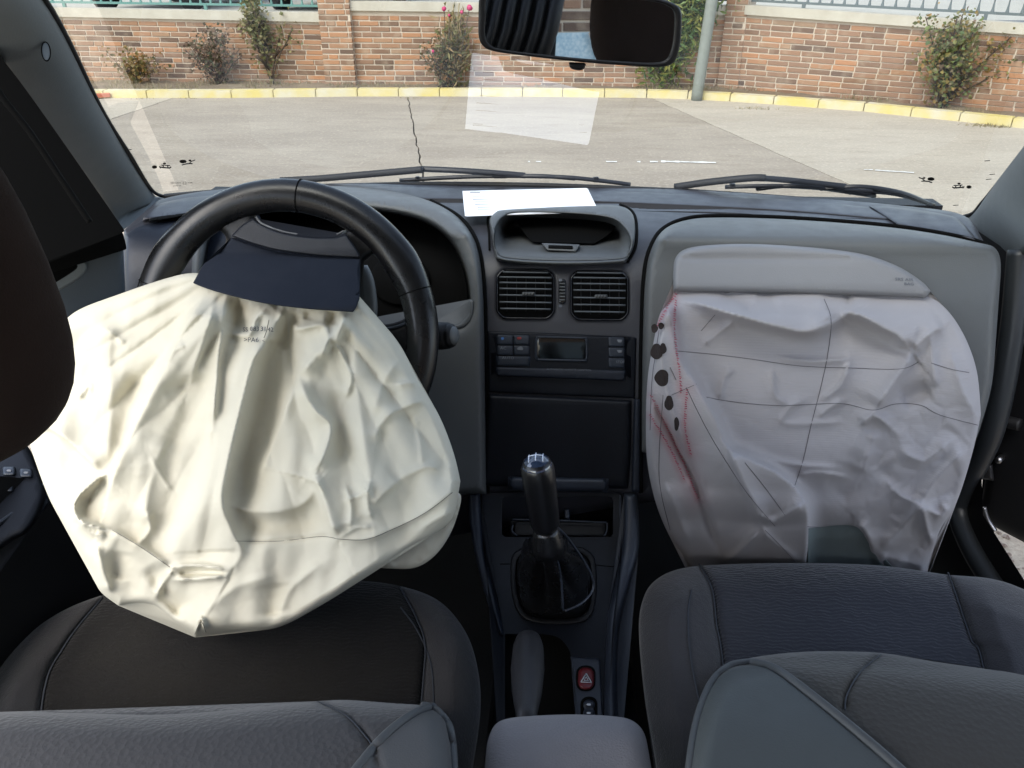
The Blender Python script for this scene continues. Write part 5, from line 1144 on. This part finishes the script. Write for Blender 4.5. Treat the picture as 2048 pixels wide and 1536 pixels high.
M['green_rail'] = mat('sea green paint', (.10, .22, .19), .5); M['grey_rail'] = mat('grey green paint', (.10, .12, .12), .5); M['pole'] = mat('grey green post', (.20, .215, .185), .6, None, (20, .5, (.15, .16, .135)))
M['stem'] = mat('twig', (.07, .05, .035), .9); M['green_stem'] = mat('green twig', (.09, .10, .045), .9); M['pink'] = mat('pink petals', (.42, .03, .11), .6)
M['L_rose'] = leafmat('reddish rose leaves', [(.06, .08, .035), (.15, .085, .065), (.10, .11, .05), (.21, .13, .09), (.13, .11, .07)]); M['L_olive'] = leafmat('olive rose leaves', [(.09, .11, .04), (.19, .18, .07), (.28, .23, .10), (.14, .16, .06), (.23, .16, .09)])
M['L_weed'] = leafmat('yellow weed leaves', [(.22, .12, .02), (.10, .11, .03), (.28, .14, .03), (.15, .14, .04)]); M['L_green'] = leafmat('oleander leaves', [(.05, .09, .025), (.10, .17, .04), (.20, .25, .06), (.34, .32, .08), (.07, .13, .05)])
M['L_right'] = leafmat('autumn rose leaves', [(.08, .12, .04), (.17, .21, .06), (.34, .20, .06), (.13, .15, .06), (.24, .23, .10), (.18, .11, .08)]); M['L_grass'] = leafmat('strap leaves', [(.05, .07, .025), (.10, .10, .04), (.20, .10, .045), (.07, .10, .04)])
M['white_streak'] = mat('patchy white', (.78, .77, .72), .8, None, (30, .7, (.4, .37, .32))); M['plastic_white'] = mat('white plastic litter', (.75, .76, .8), .5); M['clay'] = mat('clay red litter', (.45, .13, .07), .8)
M['tyre'] = mat('tyre', (.012, .012, .012), .9); M['car_dark'] = mat('dark car', (.02, .022, .027), .25, None, None, .5, 0, 1); M['car_white'] = mat('white car', (.7, .72, .72), .25, None, None, .5, 0, 1); M['car_glass'] = mat('car glass', (.03, .05, .05), .05)

# ================================================================== ground
def clip_poly(poly, a, b, keep):                          # keep = +1: the right of a->b
    a = np.array(a[:2]); b = np.array(b[:2]); out = []
    f = lambda p: keep*-((b[0]-a[0])*(p[1]-a[1])-(b[1]-a[1])*(p[0]-a[0]))/np.linalg.norm(b-a)-.006
    for p, q in zip(poly, poly[1:]+poly[:1]):
        fp, fq = f(p), f(q)
        if fp >= 0: out.append(p)
        if (fp >= 0) != (fq >= 0): t = fp/(fp-fq); out.append((p[0]+(q[0]-p[0])*t, p[1]+(q[1]-p[1])*t))
    return out
def slab(poly, z, m):
    P = []
    for p, q in zip(poly, poly[1:]+poly[:1]):
        L = math.hypot(q[0]-p[0], q[1]-p[1]); k = max(1, int(L/.06)) if L < 30 else 1
        for i in range(k):
            t = i/k; x = p[0]+(q[0]-p[0])*t; y = p[1]+(q[1]-p[1])*t; s = .012 if abs(x) < 2.2 and y < 9 else .006
            P.append((x+s*noise.noise(Vector((x*5, y*5, 1)))+s*.6*noise.noise(Vector((x*21, y*21, 4))), y+s*noise.noise(Vector((x*5, y*5, 9)))))
    n = len(P); V = [(x, y, z) for x, y in P]+[(x, y, z-.03) for x, y in P]
    o = mesh('concrete_slab', V, [tuple(range(n))]+[(i, i+n, (i+1) % n+n, (i+1) % n) for i in range(n)], m, None, False)
    if o.data.polygons[0].normal.z < 0: o.data.flip_normals()
    return struct(o)
def outside():
    struct(mesh('ground', [(-90, -60, -.03), (90, -60, -.03), (90, 120, -.03), (-90, 120, -.03)], [(0, 1, 2, 3)], M['joint'], None, False))
    R = [(-30, -12), (30, -12), (30, 9.6), (-30, 9.6)]
    L0 = (G(335, 200), G(200, 246)); L1 = (G(816, 196), G(851, 372)); L2 = (G(1305, 198), G(1655, 350))
    s0 = clip_poly(R, *L0, 1); s1 = clip_poly(clip_poly(R, *L0, -1), *L1, 1); s2 = clip_poly(clip_poly(R, *L1, -1), *L2, -1) ; s2 = clip_poly(clip_poly(R, *L1, -1), *L2, 1); s3 = clip_poly(clip_poly(R, *L1, -1), *L2, -1)
    slab(s0, 0, M['concrete2']); slab(s1, 0, M['concrete']); slab(s2, 0, M['concrete']); slab(s3, 0, M['concrete2'])
    # kerb stones
    J = [(-420, 205), (-330, 203), (-240, 201), (-150, 199.5), (-50, 198), (36, 197), (122, 196), (208, 196), (294, 196), (378, 196), (463, 196), (547, 195), (632, 194), (715, 193), (797, 193), (879, 193), (963, 193), (1045, 193), (1125, 194), (1209, 195), (1293, 196), (1375, 198.5), (1459, 203), (1546, 209), (1635, 216), (1726, 223), (1820, 233), (1917, 243), (2021, 254), (2130, 267), (2240, 281), (2360, 297)]
    kb = empty('kerb', G(1045, 193)); kb['kind'] = 'structure'; kb['label'] = 'yellow painted kerb of separate stones below the brick walls'
    gp = [G(*j) for j in J]
    for a, b in zip(gp, gp[1:]):
        d = (b-a)[:2]; L = np.linalg.norm(d); d /= L; nrm = np.array([-d[1], d[0]]); e = .003; q = []
        for (s, t, z) in ((e, 0, -.05), (L-e, 0, -.05), (L-e, .13, -.05), (e, .13, -.05), (e, .008, .070), (L-e, .008, .070), (L-e, .13, .072), (e, .13, .072)):
            p = a[:2]+d*s+nrm*t; q.append((p[0], p[1], z+random.uniform(-.001, .001)))
        bm = bmesh.new(); vs = [bm.verts.new(p) for p in q]
        for f in ((0, 3, 2, 1), (4, 5, 6, 7), (0, 1, 5, 4), (1, 2, 6, 5), (2, 3, 7, 6), (3, 0, 4, 7)): bm.faces.new([vs[i] for i in f])
        bmesh.ops.bevel(bm, geom=bm.edges[:], offset=.004, segments=2, affect='EDGES'); me = bpy.data.meshes.new('kerb_stone'); bm.to_mesh(me); bm.free(); link('kerb_stone', me, M['kerb'], kb, False)
    # planting bed: rough dry soil between kerb and walls
    V = []; Fc = []; W_ = 7
    kk = []; 
    for a, b in zip(gp, gp[1:]):
        for i in range(6): kk.append(a+(b-a)*i/6)
    for i, p in enumerate(kk):
        for k in range(W_):
            t = k/(W_-1); y = p[1]+.12+t*.95; V.append((p[0]+.05*t, y, .062+.05*t*noise.noise(Vector((p[0]*4, y*5, 0)))+.03*noise.noise(Vector((p[0]*13, y*13, 2)))*min(1, t*3)))
    for i in range(len(kk)-1):
        for k in range(W_-1): Fc.append((i*W_+k, (i+1)*W_+k, (i+1)*W_+k+1, i*W_+k+1))
    struct(mesh('planting_bed', V, Fc, M['soil']))
    # walls
    zb = .04
    A0, A1 = G(40, 162, zb), G(655, 171, zb); B1 = G(1437, 178, zb); C0_, C1 = G(1471, 182, zb), G(2130, 236, zb); P1 = G(715, 172, zb); 
    def top(u, v, a, b): d = b-a; return Plane(a, (-d[1], d[0], 0)).at([(u, v)])[0][0][2]-zb
    bricks_wall('brick_wall', 'low brown brick wall under the green railing at the left', A0, A1, (top(40, 31, A0, A1), top(655, 44, A0, A1)), zb, 0, .09, 2.5, 0)
    bricks_wall('brick_wall', 'brick wall with pink roses in front at the centre, taller than its left neighbour', P1, B1, (top(734, 21, P1, B1), top(1400, 30, P1, B1)), zb, 0, .09)
    bricks_wall('brick_wall', 'sloping brick wall right of the grey post behind the autumn bush', C0_, C1, (top(1471, 28, C0_, C1), top(2048, 73, C0_, C1)), zb, 0, .085, 0, 2.0)
    p0 = A1.copy(); p0[1] -= .07; p1 = P1.copy(); p1[1] -= .07
    bricks_wall('brick_pier', 'tall brick pier between the left wall and the centre wall', p0, p1, (1.5, 1.5), zb, 0, 0, 0, 0, .3)
    q0 = B1.copy(); q0[1] -= .06; q0[0] -= .03; q1 = G(1472, 181, zb); q1[1] -= .06
    bricks_wall('brick_pier', 'narrow brick pier just right of the grey post', q0, q1, (1.5, 1.5), zb, 0, 0, 0, 0, .3)
    for o in bpy.data.objects:
        if o.name.startswith('brick_pier'): o['category'] = 'brick pier'; o['group'] = 'brick piers'
    # upper level behind the walls
    struct(mesh('upper_car_park', [(-30, 9.9, .60), (30, 9.9, .60), (60, 60, .60), (-60, 60, .60)], [(0, 1, 2, 3)], M['upper'], None, False))
    struct(mesh('upper_road', [(2.4, 9.2, .604), (30, 6, .604), (30, 10.5, .604), (2.4, 11.2, .604)], [(0, 1, 2, 3)], M['asphalt'], None, False))
    zr = lambda u, v, a, b: top(u, v, a, b)+zb
    off = np.array([0, .12, 0])
    railing('sea green railing on top of the left brick wall', A0+off-np.array([1.5, 0, 0]), A1+off, zr(40, 14, A0, A1)+.0, zr(655, 27, A0, A1), M['green_rail'], .112, 1.0, .055)
    railing('pale grey railing on the centre wall behind the roses', P1+off, B1+off, zr(734, 8, P1, B1), zr(1400, 14, P1, B1), M['grey_rail'], .105, 1.0, .05)
    railing('grey railing on the sloping wall at the right', C0_+off, C1+off+(C1-C0_)*.2, zr(1471, 14, C0_, C1), zr(2048, 58, C0_, C1)+.02, M['grey_rail'], .115, 1.0, .05)
    # post
    a = G(1395, 184, .08); b = Plane(a, (0, -1, 0)).at([(1424, 0)])[0][0]; pt = tube3('street_post', [a-np.array([0, 0, .1]), a, b, b+(b-a)*2.2], .056, M['pole'], None, 16); tag(pt, 'grey green metal post in front of the wall beside the oleander', 'post')
    # plants
    gb = lambda u, v: G(u, v, .062)
    shrub('weed', 'low yellow orange weed against the left wall', 'weed', gb(272, 166), .42, .85, M['L_weed'], M['stem'], 520, 12, .042, 1, lo=.1)
    shrub('rose_bush', 'reddish brown rose bush, left of the taller olive one', 'bush', gb(437, 169), .66, .80, M['L_rose'], M['stem'], 900, 12, .040, 1.1, lo=.05, group='rose bushes')
    shrub('rose_bush', 'tall thin olive rose bush in front of the left wall and railing', 'bush', gb(545, 167), 1.10, .75, M['L_olive'], M['stem'], 1000, 8, .045, 1.1, lo=.2, group='rose bushes', upright=.2, seed=3)
    shrub('rose_bush', 'grey green rose bush with pink blooms left of the mirror', 'bush', gb(893, 175), .62, .62, M['L_grass'], M['stem'], 900, 12, .036, 1.0, lo=.0, group='rose bushes', flowers=[(.01, .76, .024), (.27, .77, .030), (.19, .73, .018), (-.12, .36, .016), (.06, .70, .014)], seed=5)
    shrub('strap_plant', 'upright straw coloured spiky stems rising behind the pink blooms', 'plant', gb(912, 173), .85, .42, M['L_strap'], M['dry_stem'], 420, 44, .11, .5, lo=.0, narrow=1, upright=.9, seed=8)
    shrub('oleander', 'big green oleander half hidden behind the mirror', 'shrub', gb(1325, 176)+np.array([0, .15, 0]), 1.8, 2.3, M['L_green'], M['green_stem'], 15000, 60, .095, 1.1, lo=.05, narrow=1, upright=.6, seed=2)
    shrub('rose_bush', 'wide autumn coloured rose bush in front of the right wall', 'bush', gb(1880, 214), .95, 1.25, M['L_right'], M['stem'], 2700, 16, .042, 1.1, lo=.08, group='rose bushes', seed=6)
    # dry grass along the bed
    V = []; Fc = []; rg = random.Random(3)
    for i in range(9500):
        q = kk[rg.randrange(len(kk))]; t = rg.random()**1.2; x = q[0]+rg.uniform(-.1, .1); y = q[1]+.14+t*.75
        if noise.noise(Vector((x*1.6, y*1.6, 5))) < -.12+.25*(t < .5): continue
        h = rg.uniform(.02, .075)*(1+.7*noise.noise(Vector((x, y, 0)))); a = rg.uniform(0, 6.28); lx = rg.gauss(0, .4)*h; ly = rg.gauss(0, .4)*h; k = len(V); w_ = .003
        V += [(x-w_*math.cos(a), y-w_*math.sin(a), .052), (x+w_*math.cos(a), y+w_*math.sin(a), .052), (x+lx, y+ly, .062+h)]; Fc.append((k, k+1, k+2))
    for (u, v, n_, s) in ((1240, 0, 0, 0), (1500, 216, 26, .03), (1520, 218, 18, .025), (1960, 250, 60, .03), (1990, 253, 60, .03), (380, 197, 20, .02), (290, 197, 12, .02), (820, 196, 20, .02), (600, 0, 0, 0)):
        for i in range(n_):
            c = G(u, v); x = c[0]+rg.gauss(0, .08); y = c[1]+rg.gauss(0, .02)-.03; h = rg.uniform(.4, 1)*s; k = len(V); V += [(x-.004, y, 0), (x+.004, y, 0), (x+rg.gauss(0, 1)*h, y+rg.gauss(0, .5)*h, h)]; Fc.append((k, k+1, k+2))
    g_ = mesh('dry_grass', V, Fc, M['dry_grass'], None, False); g_['kind'] = 'stuff'; g_['label'] = 'thin dry grass along the planting bed and kerb'
    # thin broken white streaks on the slab, litter
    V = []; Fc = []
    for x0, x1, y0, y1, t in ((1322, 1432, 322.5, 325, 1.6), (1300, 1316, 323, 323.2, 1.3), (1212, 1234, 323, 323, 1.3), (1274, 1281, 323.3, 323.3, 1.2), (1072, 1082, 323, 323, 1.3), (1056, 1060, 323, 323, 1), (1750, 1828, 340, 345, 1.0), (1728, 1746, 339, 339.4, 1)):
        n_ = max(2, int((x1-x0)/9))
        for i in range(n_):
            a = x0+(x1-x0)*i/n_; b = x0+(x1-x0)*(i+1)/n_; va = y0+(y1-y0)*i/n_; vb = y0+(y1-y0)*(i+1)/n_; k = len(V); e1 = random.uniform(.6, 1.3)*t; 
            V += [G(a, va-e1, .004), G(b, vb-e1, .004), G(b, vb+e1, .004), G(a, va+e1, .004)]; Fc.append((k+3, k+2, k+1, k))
    o = mesh('white_mark', V, Fc, M['white_streak'], None, False); struct(o)
    c = G(203, 150, .1); o = boxm('plastic_bag', (c[0], c[1]-.05, .22), (.14, .02, .03), M['plastic_white'], None, 0, .008); o.rotation_euler = (0, .6, 0); tag(o, 'scrap of white plastic caught by the left wall near the pillar', 'litter', 'litter')
    p = gb(1830, 204); cup = lathe('plastic_cup', p+np.array([0, 0, .02]), p+np.array([.02, 0, .07]), [(0, .020), (.1, .023), (.9, .031), (.93, .034), (1, .034)], M['plastic_white'], None, 14); tag(cup, 'white plastic cup standing by the autumn bush on the right', 'cup')
    p = G(205, 197); o = boxm('tile_shard', (p[0], p[1], .03), (.16, .05, .04), M['clay'], None, .5, .008); tag(o, 'orange clay shard on the ground at the foot of the left kerb', 'litter', 'litter')
    # gravel beside the open passenger door
    rg = random.Random(9); V = []; Fc = []
    for i in range(5200):
        x = rg.uniform(.80, 2.2); y = rg.uniform(.5, 2.6); r = rg.uniform(.003, .011); k = len(V); a = rg.uniform(0, 6)
        for j in range(5): V.append((x+r*math.cos(a+j*1.257)*rg.uniform(.7, 1.3), y+r*math.sin(a+j*1.257), .002))
        V.append((x, y, r*.9)); Fc += [(k+j, k+(j+1) % 5, k+5) for j in range(5)]
    g = mesh('gravel', V, Fc, leafmat('gravel stones', [(.32, .26, .22), (.22, .17, .14), (.42, .37, .32), (.28, .21, .18)], .9), None, False); g['kind'] = 'stuff'; g['label'] = 'loose pinkish gravel seen under the open passenger door'
    # parked cars on the upper level: only their tyres reach into the picture
    for i, (u0, lab) in enumerate(((301, 'dark parked car behind the green railing nearest the left pillar'), (650, 'dark parked car behind the brick pier, only its tyres showing'))):
        c = G(u0, 19, .60); parked_car(c, lab, M['car_dark'])
    parked_car(G(1545, -6, .60)+np.array([.2, 1.2, 0]), 'white parked car behind the railing above the sloping wall', M['car_white'])
def parked_car(c, lab, pm, tr=.66):
    root = empty('parked_car', c); tag(root, lab, 'car', 'cars parked on the upper level')
    # body lofted along its length (nose towards the wall)
    prof = [(-.55, .30, .62, .80), (-.62, .42, .55, .84), (-.45, .28, .86, .86), (.35, .24, .98, .88), (.9, .24, 1.36, .78), (2.2, .24, 1.42, .78), (3.0, .28, 1.0, .86), (3.4, .34, .72, .82)]
    prof = [(-.60, .30, .60, .74), (-.52, .26, .74, .84), (.30, .24, .94, .88), (.95, .24, .98, .88), (2.9, .24, 1.0, .88), (3.35, .30, .85, .80)]
    V = []; Fc = []; n = 12
    for y, zl, zh, w_ in prof:
        for k in range(n):
            t = 2*math.pi*k/n+.26; V.append(c+np.array([w_*math.copysign(abs(math.cos(t))**.4, math.cos(t)), y, (zl+zh)/2+(zh-zl)/2*math.copysign(abs(math.sin(t))**.5, math.sin(t))]))
    for i in range(len(prof)-1):
        for k in range(n): Fc.append((i*n+k, i*n+(k+1) % n, (i+1)*n+(k+1) % n, (i+1)*n+k))
    Fc += [tuple(range(n))[::-1], tuple((len(prof)-1)*n+k for k in range(n))]
    b = mesh('body', V, Fc, pm, root)
    cb = [(.55, .97, .80), (1.15, 1.38, .66), (2.3, 1.40, .66), (2.95, 1.0, .78)]; V = []; Fc = []
    for y, z, w_ in cb: V += [c+np.array([-w_, y, z]), c+np.array([w_, y, z]), c+np.array([w_+.06, y, .93]), c+np.array([-w_-.06, y, .93])]
    for i in range(3):
        for k in range(4): Fc.append((i*4+k, i*4+(k+1) % 4, (i+1)*4+(k+1) % 4, (i+1)*4+k))
    mesh('cabin_glass', V, Fc, M['car_glass'], root, False)
    for sx in (-tr, tr):
        for y in (0, 2.45):
            w = lathe('wheel', c+np.array([sx-.12, y, .30]), c+np.array([sx+.12, y, .30]), [(0, .20), (.03, .27), (.15, .30), (.85, .30), (.97, .27), (1, .20)], M['tyre'], root, 24)
            s = -1 if sx < 0 else 1
            lathe('rim', c+np.array([sx+s*.11, y, .30]), c+np.array([sx+s*.13, y, .30]), [(0, .18), (1, .14)], M['metal'], w, 16)
    for sx in (-.62, .62): lathe('headlight', c+np.array([sx, -.50, .62]), c+np.array([sx, -.62, .62]), [(0, .11), (.7, .10), (1, .06)], M['paper'], root, 14)
    panel_ = boxm('number_plate', tuple(c+np.array([0, -.63, .42])), (.5, .015, .11), M['paper'], root, 0, .004)
M['L_strap'] = leafmat('straw leaves', [(.24, .20, .08), (.14, .15, .06), (.34, .22, .10), (.20, .19, .08)]); M['dry_stem'] = mat('straw stem', (.26, .20, .10), .9)

# ================================================================== build
outside()
MIRROR_AIM = (1.75, -3.0, 1.0)
dashboard(); steering_wheel(); stalk(); driver_airbag(); passenger_airbag(); console(); gear_lever(); handbrake()
seat('driver seat of dark ribbed velour, left, with grey bolsters', 'driver'); seat('blue grey velour passenger seat on the right', 'passenger')
headrest('black brown headrest filling the left edge of the picture', -395, 545, .43); armrest()
mr, mn, mc = mirror()
windscreen(); car_ = car_body(); to_part(driver_door(), car_, 'closed grey and black driver door'); to_part(passenger_door(), car_, 'open black passenger door'); paper_sheet()
wiper('wiper with its arm bent above the middle of the dashboard', [(562, 361), (640, 357), (720, 350), (800, 343), (845, 339)], [(845, 338), (915, 341), (990, 346), (1050, 351)], [[(800, 361), (900, 355), (1000, 352), (1120, 354), (1190, 360), (1260, 369)], [(985, 352), (1080, 352), (1150, 357)]], [(835, 358, 6), (1192, 359, 7), (1000, 351, 14)])
wiper('wiper lying low in front of the passenger side', [(1350, 374), (1420, 364), (1500, 356), (1530, 356)], [(1500, 355), (1560, 359), (1620, 365), (1690, 373)], [[(1450, 374), (1560, 372), (1690, 380), (1790, 388), (1868, 410)], [(1640, 378), (1720, 373), (1800, 385), (1860, 408)], [(1515, 378), (1600, 372), (1750, 392)]], [(1465, 372, 7), (1754, 382, 8), (1515, 376, 4), (1700, 384, 4)])
# what the mirror shows: passenger headrest, dark trim, brick building with blue tiles
def mp(u, v, d): return mirror_point(u, v, d, mn, mc)
hp = mp(1322, 12, .66); uvd = np.array(hp)-C0
def headrest_at(P, label):
    root = empty('headrest', P-np.array([0, 0, .13])); tag(root, label, 'headrest', 'front headrests')
    src = [o for o in bpy.data.objects if o.name.startswith('pad') and o.parent and o.parent.name == 'headrest'][0]; base = np.array(src.parent.location)
    for ch in list(src.parent.children):
        c = ch.copy(); COL.objects.link(c); c.parent = root; c.matrix_parent_inverse = src.parent.matrix_basis.inverted()
    return root
headrest_at(np.array(hp), 'dark headrest of the passenger seat, seen only in the mirror')
bl = mp(1150, 64, 3.0)
a = (bl[0]+4.5, -2.6); b = (bl[0]-1.8, -2.6)
t_ = (mc[1]+2.6)/((mc-mp(1150, 64, 1.0))[1]); zb_ = (mc+(mp(1150, 64, 1.0)-mc)*t_)[2]
print('MIRROR headrest', hp, 'boundary', bl, zb_, 'normal', mn)
bw = bricks_wall('brick_wall', 'orange brick house wall above blue stone, seen in the mirror', a, b, (1.5, 1.5), zb_, 0, 0, 0, 0, .2)
V = []; o = boxm('blue_tile_base', (bl[0]+1.35, -2.62-.02, zb_/2), (6.3, .08, zb_), None, None)
bm_ = mat('blue mosaic', (.30, .42, .47), .7, None, (60, .9, (.55, .62, .62)), .3); o.data.materials.append(bm_); tag(o, 'speckled blue stone base under the brick house wall in the mirror', 'wall base')
jt = [(-.9, 1), (-.3, -1), (.4, 1), (1.0, -1)]
for x, s in jt:
    p = np.array([bl[0]+x, -2.575, zb_]); tube3('joint', [p, p+np.array([.25*s, 0, -.5])], .012, M['mortar'], o, 6)
# dark rear trim left in the mirror
trim = empty('rear_door', mp(1040, 60, 1.6)); tag(trim, 'black ribbed rear door trim seen at the left of the mirror', 'door trim')
for k, x in enumerate((948, 975, 1003, 1032, 1062, 1092)):
    P_ = [mp(x+34, -60, 1.7), mp(x+10, 60, 1.7), mp(x-20, 150, 1.7)]
    tube3('rib', P_, .016 if k < 5 else .022, M['trim_rib'] if False else M['black'], trim, 10)
q = [mp(u, v, 1.74) for u, v in ((920, -60), (1122, -60), (1108, 150), (900, 150))]; mesh('backing', q+[p+np.array([0, -.02, 0]) for p in q], [(0, 1, 2, 3), (7, 6, 5, 4), (0, 4, 5, 1), (1, 5, 6, 2), (2, 6, 7, 3), (3, 7, 4, 0)], M['black'], trim, False)
